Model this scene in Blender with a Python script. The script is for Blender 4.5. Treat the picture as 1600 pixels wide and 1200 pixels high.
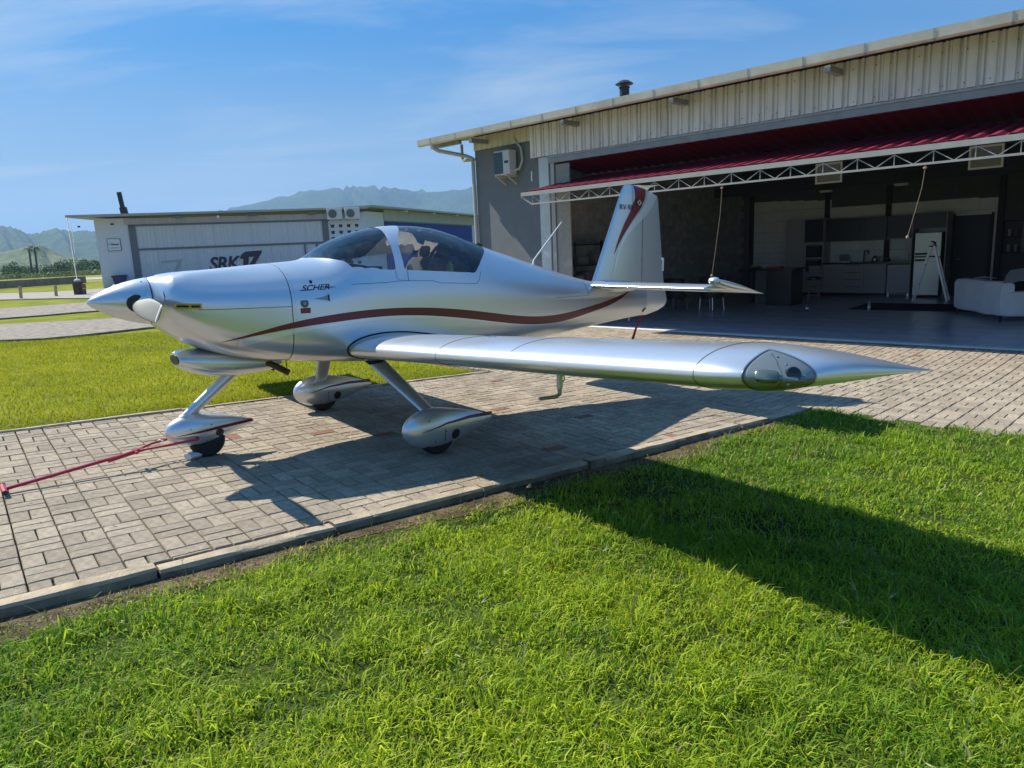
import bpy, bmesh, math, random
import numpy as np
from mathutils import Matrix, Vector
random.seed(7); RNG = np.random.default_rng(11)
for o in list(bpy.data.objects): bpy.data.objects.remove(o)
SC = bpy.context.scene; COL = SC.collection
rad = math.radians

# ------------------------------------------------------------------ camera
CAM_H, PITCH, ROLL = 1.488, math.atan(211/1111), 0.045
fw = Vector((0, math.cos(PITCH), -math.sin(PITCH))); up0 = Vector((0, math.sin(PITCH), math.cos(PITCH)))
rt = math.cos(ROLL)*Vector((1, 0, 0)) - math.sin(ROLL)*up0
upv = math.sin(ROLL)*Vector((1, 0, 0)) + math.cos(ROLL)*up0
cd = bpy.data.cameras.new('camera'); cam = bpy.data.objects.new('camera', cd); COL.objects.link(cam)
cd.sensor_fit = 'HORIZONTAL'; cd.sensor_width = 36; cd.lens = 36*1111/1600; cd.clip_start = .05; cd.clip_end = 20000
M = Matrix((rt, upv, -fw)).transposed().to_4x4(); M.translation = (0, 0, CAM_H); cam.matrix_world = M
SC.camera = cam

# ------------------------------------------------------------------ light
SUN_D = Vector((.856, -.525, -1.0)).normalized()          # the way the light travels
S_EL = math.asin(-SUN_D.z); S_AZ = math.atan2(-SUN_D.x, -SUN_D.y)
world = bpy.data.worlds.new('World'); SC.world = world; world.use_nodes = True
nt = world.node_tree; nt.nodes.clear()
wout = nt.nodes.new('ShaderNodeOutputWorld'); bg = nt.nodes.new('ShaderNodeBackground')
sky = nt.nodes.new('ShaderNodeTexSky'); sky.sky_type = 'NISHITA'; sky.sun_disc = False
sky.sun_elevation = S_EL; sky.sun_rotation = S_AZ; sky.air_density = 1.0; sky.dust_density = 3.0; sky.ozone_density = 1; sky.altitude = 10
bg.inputs['Strength'].default_value = .066
# thin cirrus over the whole dome: noise on the view direction flattened onto a high plane
SKY_GAMMA, SKY_TINT = 0.3, (0.22, 3.4, 8.4)
tc = nt.nodes.new('ShaderNodeTexCoord'); sep = nt.nodes.new('ShaderNodeSeparateXYZ'); nt.links.new(tc.outputs['Generated'], sep.inputs[0])
zc = nt.nodes.new('ShaderNodeMath'); zc.operation = 'MAXIMUM'; nt.links.new(sep.outputs['Z'], zc.inputs[0]); zc.inputs[1].default_value = .0
za = nt.nodes.new('ShaderNodeMath'); za.operation = 'ADD'; nt.links.new(zc.outputs[0], za.inputs[0]); za.inputs[1].default_value = .12
dv = nt.nodes.new('ShaderNodeVectorMath'); dv.operation = 'DIVIDE'; nt.links.new(tc.outputs['Generated'], dv.inputs[0])
cb = nt.nodes.new('ShaderNodeCombineXYZ')
for i in range(3): nt.links.new(za.outputs[0], cb.inputs[i])
nt.links.new(cb.outputs[0], dv.inputs[1])
mp = nt.nodes.new('ShaderNodeMapping'); mp.inputs['Rotation'].default_value = (0, 0, rad(8)); mp.inputs['Scale'].default_value = (.5, 1.25, 0); mp.inputs['Location'].default_value = (5.35, 2.3, 0)
nt.links.new(dv.outputs[0], mp.inputs[0])
nz = nt.nodes.new('ShaderNodeTexNoise'); nz.inputs['Scale'].default_value = 1.15; nz.inputs['Detail'].default_value = 9; nz.inputs['Roughness'].default_value = .58; nz.inputs['Distortion'].default_value = .5
nt.links.new(mp.outputs[0], nz.inputs[0])
nz2 = nt.nodes.new('ShaderNodeTexNoise'); nz2.inputs['Scale'].default_value = .42; nz2.inputs['Detail'].default_value = 3; nt.links.new(mp.outputs[0], nz2.inputs[0])
vr = nt.nodes.new('ShaderNodeMapRange'); nt.links.new(nz2.outputs[0], vr.inputs[0]); vr.inputs[1].default_value = .44; vr.inputs[2].default_value = .75; vr.inputs[3].default_value = 0; vr.inputs[4].default_value = .24
rp = nt.nodes.new('ShaderNodeValToRGB'); rp.color_ramp.elements[0].position = .50; rp.color_ramp.elements[1].position = .76
rp.color_ramp.elements[0].color = (0, 0, 0, 1); rp.color_ramp.elements[1].color = (.55, .55, .55, 1)
nt.links.new(nz.outputs[0], rp.inputs[0])
sc1 = nt.nodes.new('ShaderNodeVectorMath'); sc1.operation = 'SCALE'; sc1.inputs['Scale'].default_value = .1; nt.links.new(sky.outputs[0], sc1.inputs[0])
gm = nt.nodes.new('ShaderNodeGamma'); gm.inputs[1].default_value = SKY_GAMMA; nt.links.new(sc1.outputs[0], gm.inputs[0])
sc2 = nt.nodes.new('ShaderNodeVectorMath'); sc2.operation = 'MULTIPLY'; sc2.inputs[1].default_value = SKY_TINT; nt.links.new(gm.outputs[0], sc2.inputs[0])
hz = nt.nodes.new('ShaderNodeMapRange'); hz.interpolation_type = 'SMOOTHSTEP'; nt.links.new(sep.outputs['Z'], hz.inputs[0]); hz.inputs[1].default_value = 0; hz.inputs[2].default_value = .36; hz.inputs[3].default_value = .88; hz.inputs[4].default_value = 0
hm_ = nt.nodes.new('ShaderNodeMix'); hm_.data_type = 'RGBA'; nt.links.new(hz.outputs[0], hm_.inputs[0]); nt.links.new(sc2.outputs[0], hm_.inputs[6]); hm_.inputs[7].default_value = (3.9, 5.5, 7.0, 1)
mx = nt.nodes.new('ShaderNodeMix'); mx.data_type = 'RGBA'; mxv = nt.nodes.new('ShaderNodeMath'); mxv.operation = 'ADD'; mxv.use_clamp = True; nt.links.new(rp.outputs[0], mxv.inputs[0]); nt.links.new(vr.outputs[0], mxv.inputs[1]); nt.links.new(mxv.outputs[0], mx.inputs[0])
nt.links.new(hm_.outputs[2], mx.inputs[6]); mx.inputs[7].default_value = (6.6, 7.4, 8.2, 1)
nt.links.new(mx.outputs[2], bg.inputs[0]); nt.links.new(bg.outputs[0], wout.inputs[0])
sl = bpy.data.lights.new('sun', 'SUN'); sl.energy = 5.0; sl.angle = rad(.53); sl.color = (1, .93, .81)
sun = bpy.data.objects.new('sun', sl); COL.objects.link(sun); sun.rotation_euler = SUN_D.to_track_quat('-Z', 'Y').to_euler(); sun.location = (-20, 12, 24)
SC.view_settings.view_transform = 'Standard'; SC.view_settings.look = 'None'; SC.view_settings.exposure = 0.65; SC.view_settings.gamma = 1
SC.view_settings.use_curve_mapping = False
SC.render.engine = 'CYCLES'; SC.cycles.max_bounces = 7; SC.cycles.volume_bounces = 0; SC.cycles.diffuse_bounces = 4; SC.cycles.glossy_bounces = 3; SC.cycles.transmission_bounces = 3; SC.cycles.transparent_max_bounces = 12; SC.cycles.caustics_reflective = False; SC.cycles.caustics_refractive = False
SC.cycles.sample_clamp_indirect = 6.0

# ------------------------------------------------------------------ materials
MATS = {}
def mat(name, col, rough=.6, metal=0.0, spec=.5, var=0.0, vscale=8.0, bump=0.0, bscale=40.0, coat=0.0, island=0.0, col2=None, trans=0.0, streak=None, emit=None, stain=0.0):
    """principled material with optional colour variation, grain and per-piece tint"""
    if name in MATS: return MATS[name]
    m = bpy.data.materials.new(name); m.use_nodes = True; MATS[name] = m
    t = m.node_tree; N = t.nodes; L = t.links; b = N['Principled BSDF']
    b.inputs['Roughness'].default_value = rough; b.inputs['Metallic'].default_value = metal
    b.inputs['Specular IOR Level'].default_value = spec; b.inputs['Coat Weight'].default_value = coat; b.inputs['Coat Roughness'].default_value = .08
    c = (*col, 1); b.inputs['Base Color'].default_value = c
    out = None
    tcn = N.new('ShaderNodeTexCoord')
    if var or col2 or streak:
        n = N.new('ShaderNodeTexNoise'); n.inputs['Scale'].default_value = vscale; n.inputs['Detail'].default_value = 6; n.inputs['Roughness'].default_value = .6
        if streak:
            mpn = N.new('ShaderNodeMapping'); mpn.inputs['Scale'].default_value = streak; L.new(tcn.outputs['Object'], mpn.inputs[0]); L.new(mpn.outputs[0], n.inputs[0])
        else: L.new(tcn.outputs['Object'], n.inputs[0])
        r = N.new('ShaderNodeValToRGB'); r.color_ramp.elements[0].position = .3; r.color_ramp.elements[1].position = .7
        d = col2 if col2 else tuple(x*(1-var) for x in col)
        e = col if col2 else tuple(min(1, x*(1+var)) for x in col)
        r.color_ramp.elements[0].color = (*d, 1); r.color_ramp.elements[1].color = (*e, 1)
        L.new(n.outputs[0], r.inputs[0]); out = r.outputs[0]
    if island:
        g = N.new('ShaderNodeNewGeometry'); oi = N.new('ShaderNodeObjectInfo'); a = N.new('ShaderNodeMath'); a.operation = 'ADD'
        L.new(g.outputs['Random Per Island'], a.inputs[0]); L.new(oi.outputs['Random'], a.inputs[1])
        fr = N.new('ShaderNodeMath'); fr.operation = 'FRACT'; L.new(a.outputs[0], fr.inputs[0])
        mr = N.new('ShaderNodeMapRange'); L.new(fr.outputs[0], mr.inputs[0]); mr.inputs[3].default_value = 1-island; mr.inputs[4].default_value = 1+island
        vm = N.new('ShaderNodeVectorMath'); vm.operation = 'SCALE'
        if out: L.new(out, vm.inputs[0])
        else: vm.inputs[0].default_value = col
        L.new(mr.outputs[0], vm.inputs['Scale']); out = vm.outputs[0]
    if stain:
        g2 = N.new('ShaderNodeNewGeometry'); n3 = N.new('ShaderNodeTexNoise'); n3.inputs['Scale'].default_value = stain; n3.inputs['Detail'].default_value = 7; n3.inputs['Roughness'].default_value = .65; L.new(g2.outputs['Position'], n3.inputs[0])
        m3 = N.new('ShaderNodeMapRange'); L.new(n3.outputs[0], m3.inputs[0]); m3.inputs[1].default_value = .3; m3.inputs[2].default_value = .7; m3.inputs[3].default_value = .76; m3.inputs[4].default_value = 1.12
        v3 = N.new('ShaderNodeVectorMath'); v3.operation = 'SCALE'; L.new(out, v3.inputs[0]); L.new(m3.outputs[0], v3.inputs['Scale']); out = v3.outputs[0]
    if out: L.new(out, b.inputs['Base Color'])
    if bump:
        n2 = N.new('ShaderNodeTexNoise'); n2.inputs['Scale'].default_value = bscale; n2.inputs['Detail'].default_value = 5; L.new(tcn.outputs['Object'], n2.inputs[0])
        bn = N.new('ShaderNodeBump'); bn.inputs['Strength'].default_value = bump; bn.inputs['Distance'].default_value = .01; L.new(n2.outputs[0], bn.inputs['Height']); L.new(bn.outputs[0], b.inputs['Normal'])
    if trans: b.inputs['Transmission Weight'].default_value = trans
    if emit: b.inputs['Emission Color'].default_value = (*emit[0], 1); b.inputs['Emission Strength'].default_value = emit[1]
    return m
def glass_mat(name, tint, rough=.02, dirt=0.0, refl=1.35):
    if name in MATS: return MATS[name]
    m = bpy.data.materials.new(name); m.use_nodes = True; MATS[name] = m
    t = m.node_tree; N = t.nodes; L = t.links; N.remove(N['Principled BSDF']); o = N['Material Output']
    tr = N.new('ShaderNodeBsdfTransparent'); tr.inputs[0].default_value = (*tint, 1)
    gl = N.new('ShaderNodeBsdfGlossy'); gl.inputs['Roughness'].default_value = rough
    fr = N.new('ShaderNodeFresnel'); fr.inputs[0].default_value = 1.55
    ma = N.new('ShaderNodeMath'); ma.operation = 'MULTIPLY_ADD'; ma.inputs[1].default_value = refl; ma.inputs[2].default_value = .02; L.new(fr.outputs[0], ma.inputs[0])
    mi = N.new('ShaderNodeMixShader'); L.new(ma.outputs[0], mi.inputs[0]); L.new(tr.outputs[0], mi.inputs[1]); L.new(gl.outputs[0], mi.inputs[2])
    last = mi
    if dirt:
        df = N.new('ShaderNodeBsdfDiffuse'); df.inputs[0].default_value = (.5, .5, .48, 1)
        n = N.new('ShaderNodeTexNoise'); n.inputs['Scale'].default_value = 14; n.inputs['Detail'].default_value = 8; tcn = N.new('ShaderNodeTexCoord'); L.new(tcn.outputs['Object'], n.inputs[0])
        mr = N.new('ShaderNodeMapRange'); mr.inputs[1].default_value = .45; mr.inputs[2].default_value = .8; mr.inputs[4].default_value = dirt; L.new(n.outputs[0], mr.inputs[0])
        m2 = N.new('ShaderNodeMixShader'); L.new(mr.outputs[0], m2.inputs[0]); L.new(mi.outputs[0], m2.inputs[1]); L.new(df.outputs[0], m2.inputs[2]); last = m2
    L.new(last.outputs[0], o.inputs[0])
    return m
def leaf_mat(name, attr=True, col=(.08, .16, .02), trans=.35, var=.35, spec=.18):
    """grass and leaves: diffuse plus light coming through the blade; tint from the per-blade attribute"""
    if name in MATS: return MATS[name]
    m = bpy.data.materials.new(name); m.use_nodes = True; MATS[name] = m
    t = m.node_tree; N = t.nodes; L = t.links; b = N['Principled BSDF']; o = N['Material Output']
    b.inputs['Roughness'].default_value = .6; b.inputs['Specular IOR Level'].default_value = spec
    tl = N.new('ShaderNodeBsdfTranslucent'); mi = N.new('ShaderNodeMixShader'); mi.inputs[0].default_value = trans
    if attr:
        a = N.new('ShaderNodeAttribute'); a.attribute_name = 'tint'; src = a.outputs['Color']
    else:
        g = N.new('ShaderNodeNewGeometry'); mr = N.new('ShaderNodeMapRange'); L.new(g.outputs['Random Per Island'], mr.inputs[0]); mr.inputs[3].default_value = 1-var; mr.inputs[4].default_value = 1+var
        vm = N.new('ShaderNodeVectorMath'); vm.operation = 'SCALE'; vm.inputs[0].default_value = col; L.new(mr.outputs[0], vm.inputs['Scale']); src = vm.outputs[0]
    L.new(src, b.inputs['Base Color']); L.new(src, tl.inputs[0]); L.new(b.outputs[0], mi.inputs[1]); L.new(tl.outputs[0], mi.inputs[2]); L.new(mi.outputs[0], o.inputs[0])
    return m
def mix_ground(name, cols, scale=2.0, fine=60.0, rough=.9, bump=.6, ramp=(.35, .5, .65)):
    if name in MATS: return MATS[name]
    m = bpy.data.materials.new(name); m.use_nodes = True; MATS[name] = m
    t = m.node_tree; N = t.nodes; L = t.links; b = N['Principled BSDF']; b.inputs['Roughness'].default_value = rough; b.inputs['Specular IOR Level'].default_value = .1
    tcn = N.new('ShaderNodeTexCoord')
    n = N.new('ShaderNodeTexNoise'); n.inputs['Scale'].default_value = scale; n.inputs['Detail'].default_value = 8; n.inputs['Roughness'].default_value = .65; L.new(tcn.outputs['Object'], n.inputs[0])
    f = N.new('ShaderNodeTexNoise'); f.inputs['Scale'].default_value = fine; f.inputs['Detail'].default_value = 3; L.new(tcn.outputs['Object'], f.inputs[0])
    ad = N.new('ShaderNodeMath'); ad.operation = 'MULTIPLY_ADD'; L.new(f.outputs[0], ad.inputs[0]); ad.inputs[1].default_value = .45; 
    sb = N.new('ShaderNodeMath'); sb.operation = 'MULTIPLY_ADD'; L.new(n.outputs[0], sb.inputs[0]); sb.inputs[1].default_value = .75; sb.inputs[2].default_value = -.1; L.new(sb.outputs[0], ad.inputs[2])
    r = N.new('ShaderNodeValToRGB'); cr = r.color_ramp; cr.elements[0].position = ramp[0]; cr.elements[0].color = (*cols[0], 1); cr.elements[1].position = ramp[2]; cr.elements[1].color = (*cols[2], 1)
    e = cr.elements.new(ramp[1]); e.color = (*cols[1], 1)
    L.new(ad.outputs[0], r.inputs[0]); L.new(r.outputs[0], b.inputs['Base Color'])
    bn = N.new('ShaderNodeBump'); bn.inputs['Strength'].default_value = bump; bn.inputs['Distance'].default_value = .03; L.new(f.outputs[0], bn.inputs['Height']); L.new(bn.outputs[0], b.inputs['Normal'])
    return m

SILVER = mat('silver_paint', (.68, .715, .75), rough=.30, metal=.70, coat=.4, var=.03, vscale=1.2, bump=.008, bscale=3)
def uneven(m, r0, r1, sc):
    t = m.node_tree; n = t.nodes.new('ShaderNodeTexNoise'); n.inputs['Scale'].default_value = sc; n.inputs['Detail'].default_value = 2; tcn = t.nodes.new('ShaderNodeTexCoord'); t.links.new(tcn.outputs['Object'], n.inputs[0])
    mr = t.nodes.new('ShaderNodeMapRange'); mr.inputs[1].default_value = .35; mr.inputs[2].default_value = .7; mr.inputs[3].default_value = r0; mr.inputs[4].default_value = r1; t.links.new(n.outputs[0], mr.inputs[0]); t.links.new(mr.outputs[0], t.nodes['Principled BSDF'].inputs['Roughness'])
uneven(SILVER, .28, .32, 1.6)
PEARL = mat('pearl_stripe_paint', (.80, .84, .88), rough=.3, metal=.55, coat=.5)
RED = mat('wine_red_paint', (.17, .005, .015), rough=.3, coat=.25)
BLACK = mat('black_rubber', (.012, .012, .013), rough=.75, bump=.1, bscale=60)
SEAM = mat('seam_shadow_gap', (.03, .035, .04), rough=.6)
DARKPL = mat('dark_plastic', (.02, .02, .022), rough=.45)
NAVY = mat('navy_lettering', (.01, .014, .04), rough=.4)
YELLOW = mat('yellow_label', (.62, .40, .02), rough=.5)
WHITE = mat('white_paint', (.72, .73, .72), rough=.5, var=.06, vscale=3)
OFFWHITE = mat('weathered_white_metal', (.50, .49, .44), rough=.55, var=.14, vscale=1.2, streak=(1, 1, .3))
GREYMETAL = mat('galvanised_metal', (.36, .37, .38), rough=.45, metal=.6, var=.12, vscale=5)
STEEL = mat('brushed_steel', (.5, .5, .5), rough=.3, metal=1.0)
BLADE = mat('propeller_blade_paint', (.17, .175, .155), rough=.6)
RUST = mat('sooty_exhaust_steel', (.10, .065, .045), rough=.6, metal=.7, var=.4, vscale=20)
GLASS = glass_mat('canopy_acrylic', (.90, .94, .97), dirt=.07, refl=1.15)
CLEAR = glass_mat('clear_lens', (.95, .97, .97), refl=.55)

# ------------------------------------------------------------------ mesh helpers
class MB:
    def __init__(s): s.v = []; s.f = []
    def add(s, vs, fs):
        k = len(s.v); s.v += [tuple(map(float, q)) for q in vs]; s.f += [tuple(i+k for i in q) for q in fs]; return s
    def box(s, c, d, R=None):
        x, y, z = (q/2 for q in d); vs = [(i*x, j*y, k*z) for k in (-1, 1) for j in (-1, 1) for i in (-1, 1)]
        if R is not None: vs = [R @ Vector(q) for q in vs]
        return s.add([(q[0]+c[0], q[1]+c[1], q[2]+c[2]) for q in vs], [(0, 2, 3, 1), (4, 5, 7, 6), (0, 1, 5, 4), (2, 6, 7, 3), (0, 4, 6, 2), (1, 3, 7, 5)])
    def bb(s, a, b): return s.box([(p+q)/2 for p, q in zip(a, b)], [abs(q-p) for p, q in zip(a, b)])
    def bar(s, p, q, w, h=None, up=(0, 0, 1)):
        p, q = Vector(p), Vector(q); d = q-p; h = h or w; x = d.normalized(); u_ = Vector(up)
        if abs(x.dot(u_)) > .98: u_ = Vector((1, 0, 0))
        y = u_.cross(x).normalized(); z = x.cross(y); return s.box((p+q)/2, (d.length, w, h), Matrix((x, y, z)).transposed())
    def tube(s, pts, r, seg=8, closed=False):
        P = [Vector(p) for p in pts]; n = len(P); rr = r if hasattr(r, '__len__') else [r]*n; rings = []
        for i in range(n):
            a = P[(i-1) % n] if (i or closed) else P[0]; b = P[(i+1) % n] if (i < n-1 or closed) else P[-1]
            t = (b-a).normalized()
            if i == 0: ref = Vector((0, 0, 1)) if abs(t.z) < .9 else Vector((1, 0, 0)); x = t.cross(ref).normalized()
            else: x = (x - t*x.dot(t)).normalized()
            y = t.cross(x); rings.append([P[i]+(x*math.cos(k*2*math.pi/seg)+y*math.sin(k*2*math.pi/seg))*rr[i] for k in range(seg)])
        vs = [q for R in rings for q in R]; fs = []
        for i in range(n if closed else n-1):
            j = (i+1) % n
            for k in range(seg): l = (k+1) % seg; fs.append((i*seg+k, i*seg+l, j*seg+l, j*seg+k))
        if not closed: fs += [tuple(range(seg))[::-1], tuple(range((n-1)*seg, n*seg))]
        return s.add(vs, fs)
    def lathe(s, prof, o=(0, 0, 0), ax=(0, 0, 1), seg=24):
        ax = Vector(ax).normalized(); x = ax.orthogonal().normalized(); y = ax.cross(x); o = Vector(o); vs = []; fs = []; n = len(prof)
        for r, h in prof:
            for k in range(seg): a = 2*math.pi*k/seg; vs.append(o+ax*h+(x*math.cos(a)+y*math.sin(a))*r)
        for i in range(n-1):
            for k in range(seg): l = (k+1) % seg; fs.append((i*seg+k, i*seg+l, (i+1)*seg+l, (i+1)*seg+k))
        if prof[0][0] > 1e-5: fs.append(tuple(range(seg))[::-1])
        if prof[-1][0] > 1e-5: fs.append(tuple(range((n-1)*seg, n*seg)))
        return s.add(vs, fs)
    def loft(s, rings, caps=True, closed=True):
        n = len(rings[0]); vs = [q for R in rings for q in R]; fs = []
        for i in range(len(rings)-1):
            for k in range(n if closed else n-1): l = (k+1) % n; fs.append((i*n+k, i*n+l, (i+1)*n+l, (i+1)*n+k))
        if caps: fs += [tuple(range(n))[::-1], tuple(range((len(rings)-1)*n, len(rings)*n))]
        return s.add(vs, fs)
    def prism(s, poly, fn, t0, t1):
        n = len(poly); vs = [fn(a, b, t0) for a, b in poly]+[fn(a, b, t1) for a, b in poly]
        fs = [tuple(range(n))[::-1], tuple(range(n, 2*n))]+[(i, (i+1) % n, n+(i+1) % n, n+i) for i in range(n)]
        return s.add(vs, fs)
    def mesh(s, name, m, smooth=False):
        me = bpy.data.meshes.new(name); me.from_pydata(s.v, [], s.f)
        if m: me.materials.append(m)
        bm = bmesh.new(); bm.from_mesh(me); bmesh.ops.recalc_face_normals(bm, faces=bm.faces); bm.to_mesh(me); bm.free()
        if smooth:
            for p in me.polygons: p.use_smooth = True
            if smooth != 'all': me.set_sharp_from_angle(angle=rad(42))
        me.update(); return me
    def build(s, name, m, parent=None, smooth=False, bevel=0, label=None):
        o = link(name, s.mesh(name, m, smooth), parent)
        if bevel:
            b = o.modifiers.new('bevel', 'BEVEL'); b.width = bevel; b.segments = 2; b.limit_method = 'ANGLE'
        if label: o['label'] = label
        return o
def link(name, me, parent=None):
    o = bpy.data.objects.new(name, me); COL.objects.link(o)
    if parent is not None: o.parent = parent
    return o
def tag(o, label, cat, group=None):
    o['label'] = label; o['category'] = cat
    if group: o['group'] = group
    return o
def struct(o): o['kind'] = 'structure'; return o
def stuff(o): o['kind'] = 'stuff'; return o
def thing(name, label, cat, mtx=None, group=None):
    o = link(name, None); o.empty_display_size = .2
    if mtx is not None: o.matrix_world = mtx
    return tag(o, label, cat, group)
def copy_tree(o, parent=None):
    c = o.copy(); COL.objects.link(c)
    if parent is not None: c.parent = parent
    for ch in list(o.children): copy_tree(ch, c)
    return c
def clip(V, F, val):
    """part of a mesh where val >= 0, cut exactly along val = 0"""
    nv = [tuple(q) for q in V]; used = {}; outv = []; cuts = {}; outf = []
    def keep(i):
        if i not in used: used[i] = len(outv); outv.append(nv[i])
        return used[i]
    def cut(i, j):
        k = (min(i, j), max(i, j))
        if k not in cuts:
            t = val[i]/(val[i]-val[j]); cuts[k] = len(outv); outv.append(tuple(a+(b-a)*t for a, b in zip(nv[i], nv[j])))
        return cuts[k]
    for f in F:
        p = []
        for a in range(len(f)):
            i, j = f[a], f[(a+1) % len(f)]
            if val[i] >= 0: p.append(keep(i))
            if (val[i] >= 0) != (val[j] >= 0): p.append(cut(i, j))
        q = []
        for i in p:
            if not q or q[-1] != i: q.append(i)
        if len(q) > 1 and q[0] == q[-1]: q.pop()
        if len(q) >= 3: outf.append(tuple(q))
    return outv, outf
def pieces(V, F, fun):
    return clip(V, F, [fun(*q) for q in V])
def spline(xs, ys):
    """natural cubic spline through the table"""
    xs = np.array(xs, float); ys = np.array(ys, float); n = len(xs); h = np.diff(xs); A = np.eye(n); r = np.zeros(n)
    for i in range(1, n-1):
        A[i, i-1:i+2] = h[i-1], 2*(h[i-1]+h[i]), h[i]; r[i] = 6*((ys[i+1]-ys[i])/h[i]-(ys[i]-ys[i-1])/h[i-1])
    m = np.linalg.solve(A, r)
    def f(x):
        x = min(max(x, xs[0]), xs[-1]); i = min(max(int(np.searchsorted(xs, x))-1, 0), n-2); t = x-xs[i]
        b = (ys[i+1]-ys[i])/h[i]-h[i]*(2*m[i]+m[i+1])/6
        return float(ys[i]+t*(b+t*(m[i]/2+t*(m[i+1]-m[i])/(6*h[i]))))
    return f
def lin(xs, ys): return lambda x: float(np.interp(x, xs, ys))
def text_geo(txt, size=1.0, shear=0.0, bold=0.0, space=1.0):
    c = bpy.data.curves.new('lettering', 'FONT'); c.body = txt; c.size = size; c.shear = shear; c.offset = bold; c.space_character = space; c.resolution_u = 3; c.fill_mode = 'FRONT'
    o = bpy.data.objects.new('lettering', c); COL.objects.link(o); dg = bpy.context.evaluated_depsgraph_get(); dg.update()
    me = bpy.data.meshes.new_from_object(o.evaluated_get(dg)); V = [tuple(v.co) for v in me.vertices]; F = [tuple(p.vertices) for p in me.polygons]
    bpy.data.objects.remove(o); bpy.data.curves.remove(c); bpy.data.meshes.remove(me)
    w = max(q[0] for q in V); return V, F, w
def new_mesh_np(name, V, loops, starts, totals, m, tint=None):
    me = bpy.data.meshes.new(name); me.vertices.add(len(V)); me.vertices.foreach_set('co', np.ascontiguousarray(V, np.float32).ravel())
    me.loops.add(len(loops)); me.loops.foreach_set('vertex_index', loops.astype(np.int32)); me.polygons.add(len(starts)); me.polygons.foreach_set('loop_start', starts.astype(np.int32)); me.polygons.foreach_set('loop_total', totals.astype(np.int32))
    me.materials.append(m)
    if tint is not None:
        a = me.color_attributes.new('tint', 'FLOAT_COLOR', 'POINT'); c4 = np.ones((len(V), 4), np.float32); c4[:, :3] = tint; a.data.foreach_set('color', c4.ravel())
    me.update(calc_edges=True); return me

# ------------------------------------------------------------------ the lie of the land
O = Vector((-2.976, 4.966, .028))                               # pavement point under the spinner; pavement falls gently to the hangar
A2 = Vector((.78898373, .61310204, -.04013179)); N2 = Vector((.61327698, -.78981385, -.00924266)); K3 = Vector((.03736334, .0173196, .99915165))
DRIVE = Matrix((A2, -N2, K3)).transposed().to_4x4(); DRIVE.translation = O     # local x = aft along the drive, y = away from the camera, z = up
HO = Vector((2.001, 17.0527, -.43)); HU = Vector((.7144209, -.69971621, 0)); HV = Vector((.69971621, .7144209, 0))
HANG = Matrix((HU, HV, Vector((0, 0, 1)))).transposed().to_4x4(); HANG.translation = HO    # hangar frame: x along front, y inwards
def sstep(a, b, x): t = np.clip((x-a)/(b-a), 0, 1); return t*t*(3-2*t)
def ground_z(x, y):
    x = np.asarray(x, float); y = np.asarray(y, float)
    dx, dy = x-O.x, y-O.y
    xa = np.clip(dx*.7896+dy*.6136, -8, 16); xn = np.clip(dx*.6136-dy*.7896, -25, 12)
    xa = xa*(1-sstep(8, 22, -xn))
    zp = O.z-xa*.04016-xn*.00925
    hu = (x-HO.x)*HU.x+(y-HO.y)*HU.y; hv = (x-HO.x)*HV.x+(y-HO.y)*HV.y
    w = sstep(-5.5, -.4, hv)*sstep(-15, -7, hu)
    return zp+(HO.z-zp)*w
def gz(x, y): return float(ground_z(x, y))
def D2W(x, l, z=0): return O+A2*x+N2*l+K3*z                      # drive frame: l positive towards the camera
def H2W(u, v, z=0): return HO+HU*u+HV*v+Vector((0, 0, z))
def hm(u, v, z=0, rot=0): m = HANG @ Matrix.Translation((u, v, z)) @ Matrix.Rotation(rot, 4, 'Z'); return m
def in_view(p, mx_=.06):
    d = p-Vector((0, 0, CAM_H)); zz = d.dot(fw)
    if zz < .2: return None
    x = .5+d.dot(rt)/zz*1111/1600; y = .5-d.dot(upv)/zz*1111/1200
    return (x, y, zz) if -mx_ < x < 1+mx_ and -mx_ < y < 1+mx_ else None

# ================================================================== SETTING
# ------------------------------------------------------------------ ground sheet to the horizon
LAWN = mix_ground('shade_dark_lawn_soil', [(.018, .03, .006), (.045, .075, .010), (.09, .105, .018)], scale=1.3, fine=46)
FARLAWN = mix_ground('far_lawn_turf', [(.075, .115, .012), (.125, .19, .014), (.17, .205, .03)], scale=.5, fine=28, bump=.5)
FIELD = mix_ground('airfield_turf', [(.15, .17, .02), (.21, .215, .03), (.28, .25, .07)], scale=.09, fine=2.5, bump=.2)
def lawn_off(a_): return -.050+.025*sstep(4.6, 6.0, a_)
def axis(fine0, fine1, step, far): 
    a = list(np.arange(fine0, fine1+1e-6, step)); r = fine1; k = step
    while r < far: k *= 1.5; r += k; a.append(r)
    l = fine0; k = step
    while l > -far: k *= 1.5; l -= k; a.insert(0, l)
    return a
def ground_part(name, xa_, xn_, off, m):
    V = []; nx, ny = len(xa_), len(xn_)
    for n_ in xn_:
        for a_ in xa_:
            x = O.x+.7896*a_+.6136*n_; y = O.y+.6136*a_-.7896*n_; V.append((x, y, gz(x, y)+off(a_, n_)))
    F = [(j*nx+i, j*nx+i+1, (j+1)*nx+i+1, (j+1)*nx+i) for j in range(ny-1) for i in range(nx-1)]
    b = MB(); b.add(V, F); o = b.build(name, m, None, 'all'); return struct(o)
XA = axis(-8, 20, 1, 5200)
xnn = axis(-30, 14, 1, 5200)
ground_part('ground', XA, [q for q in xnn if q < -2.4]+[-2.07, -2.03]+[-1, 0, 1]+[2.03, 2.055]+[q for q in xnn if q > 2.4], lambda a_, n_: -.035 if n_ < -2.05 else (lawn_off(a_) if n_ > 2.04 else -.15), mix_ground('lawn_turf', [(.10, .12, .005), (.19, .215, .006), (.26, .255, .02)], scale=.9, fine=40))
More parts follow.
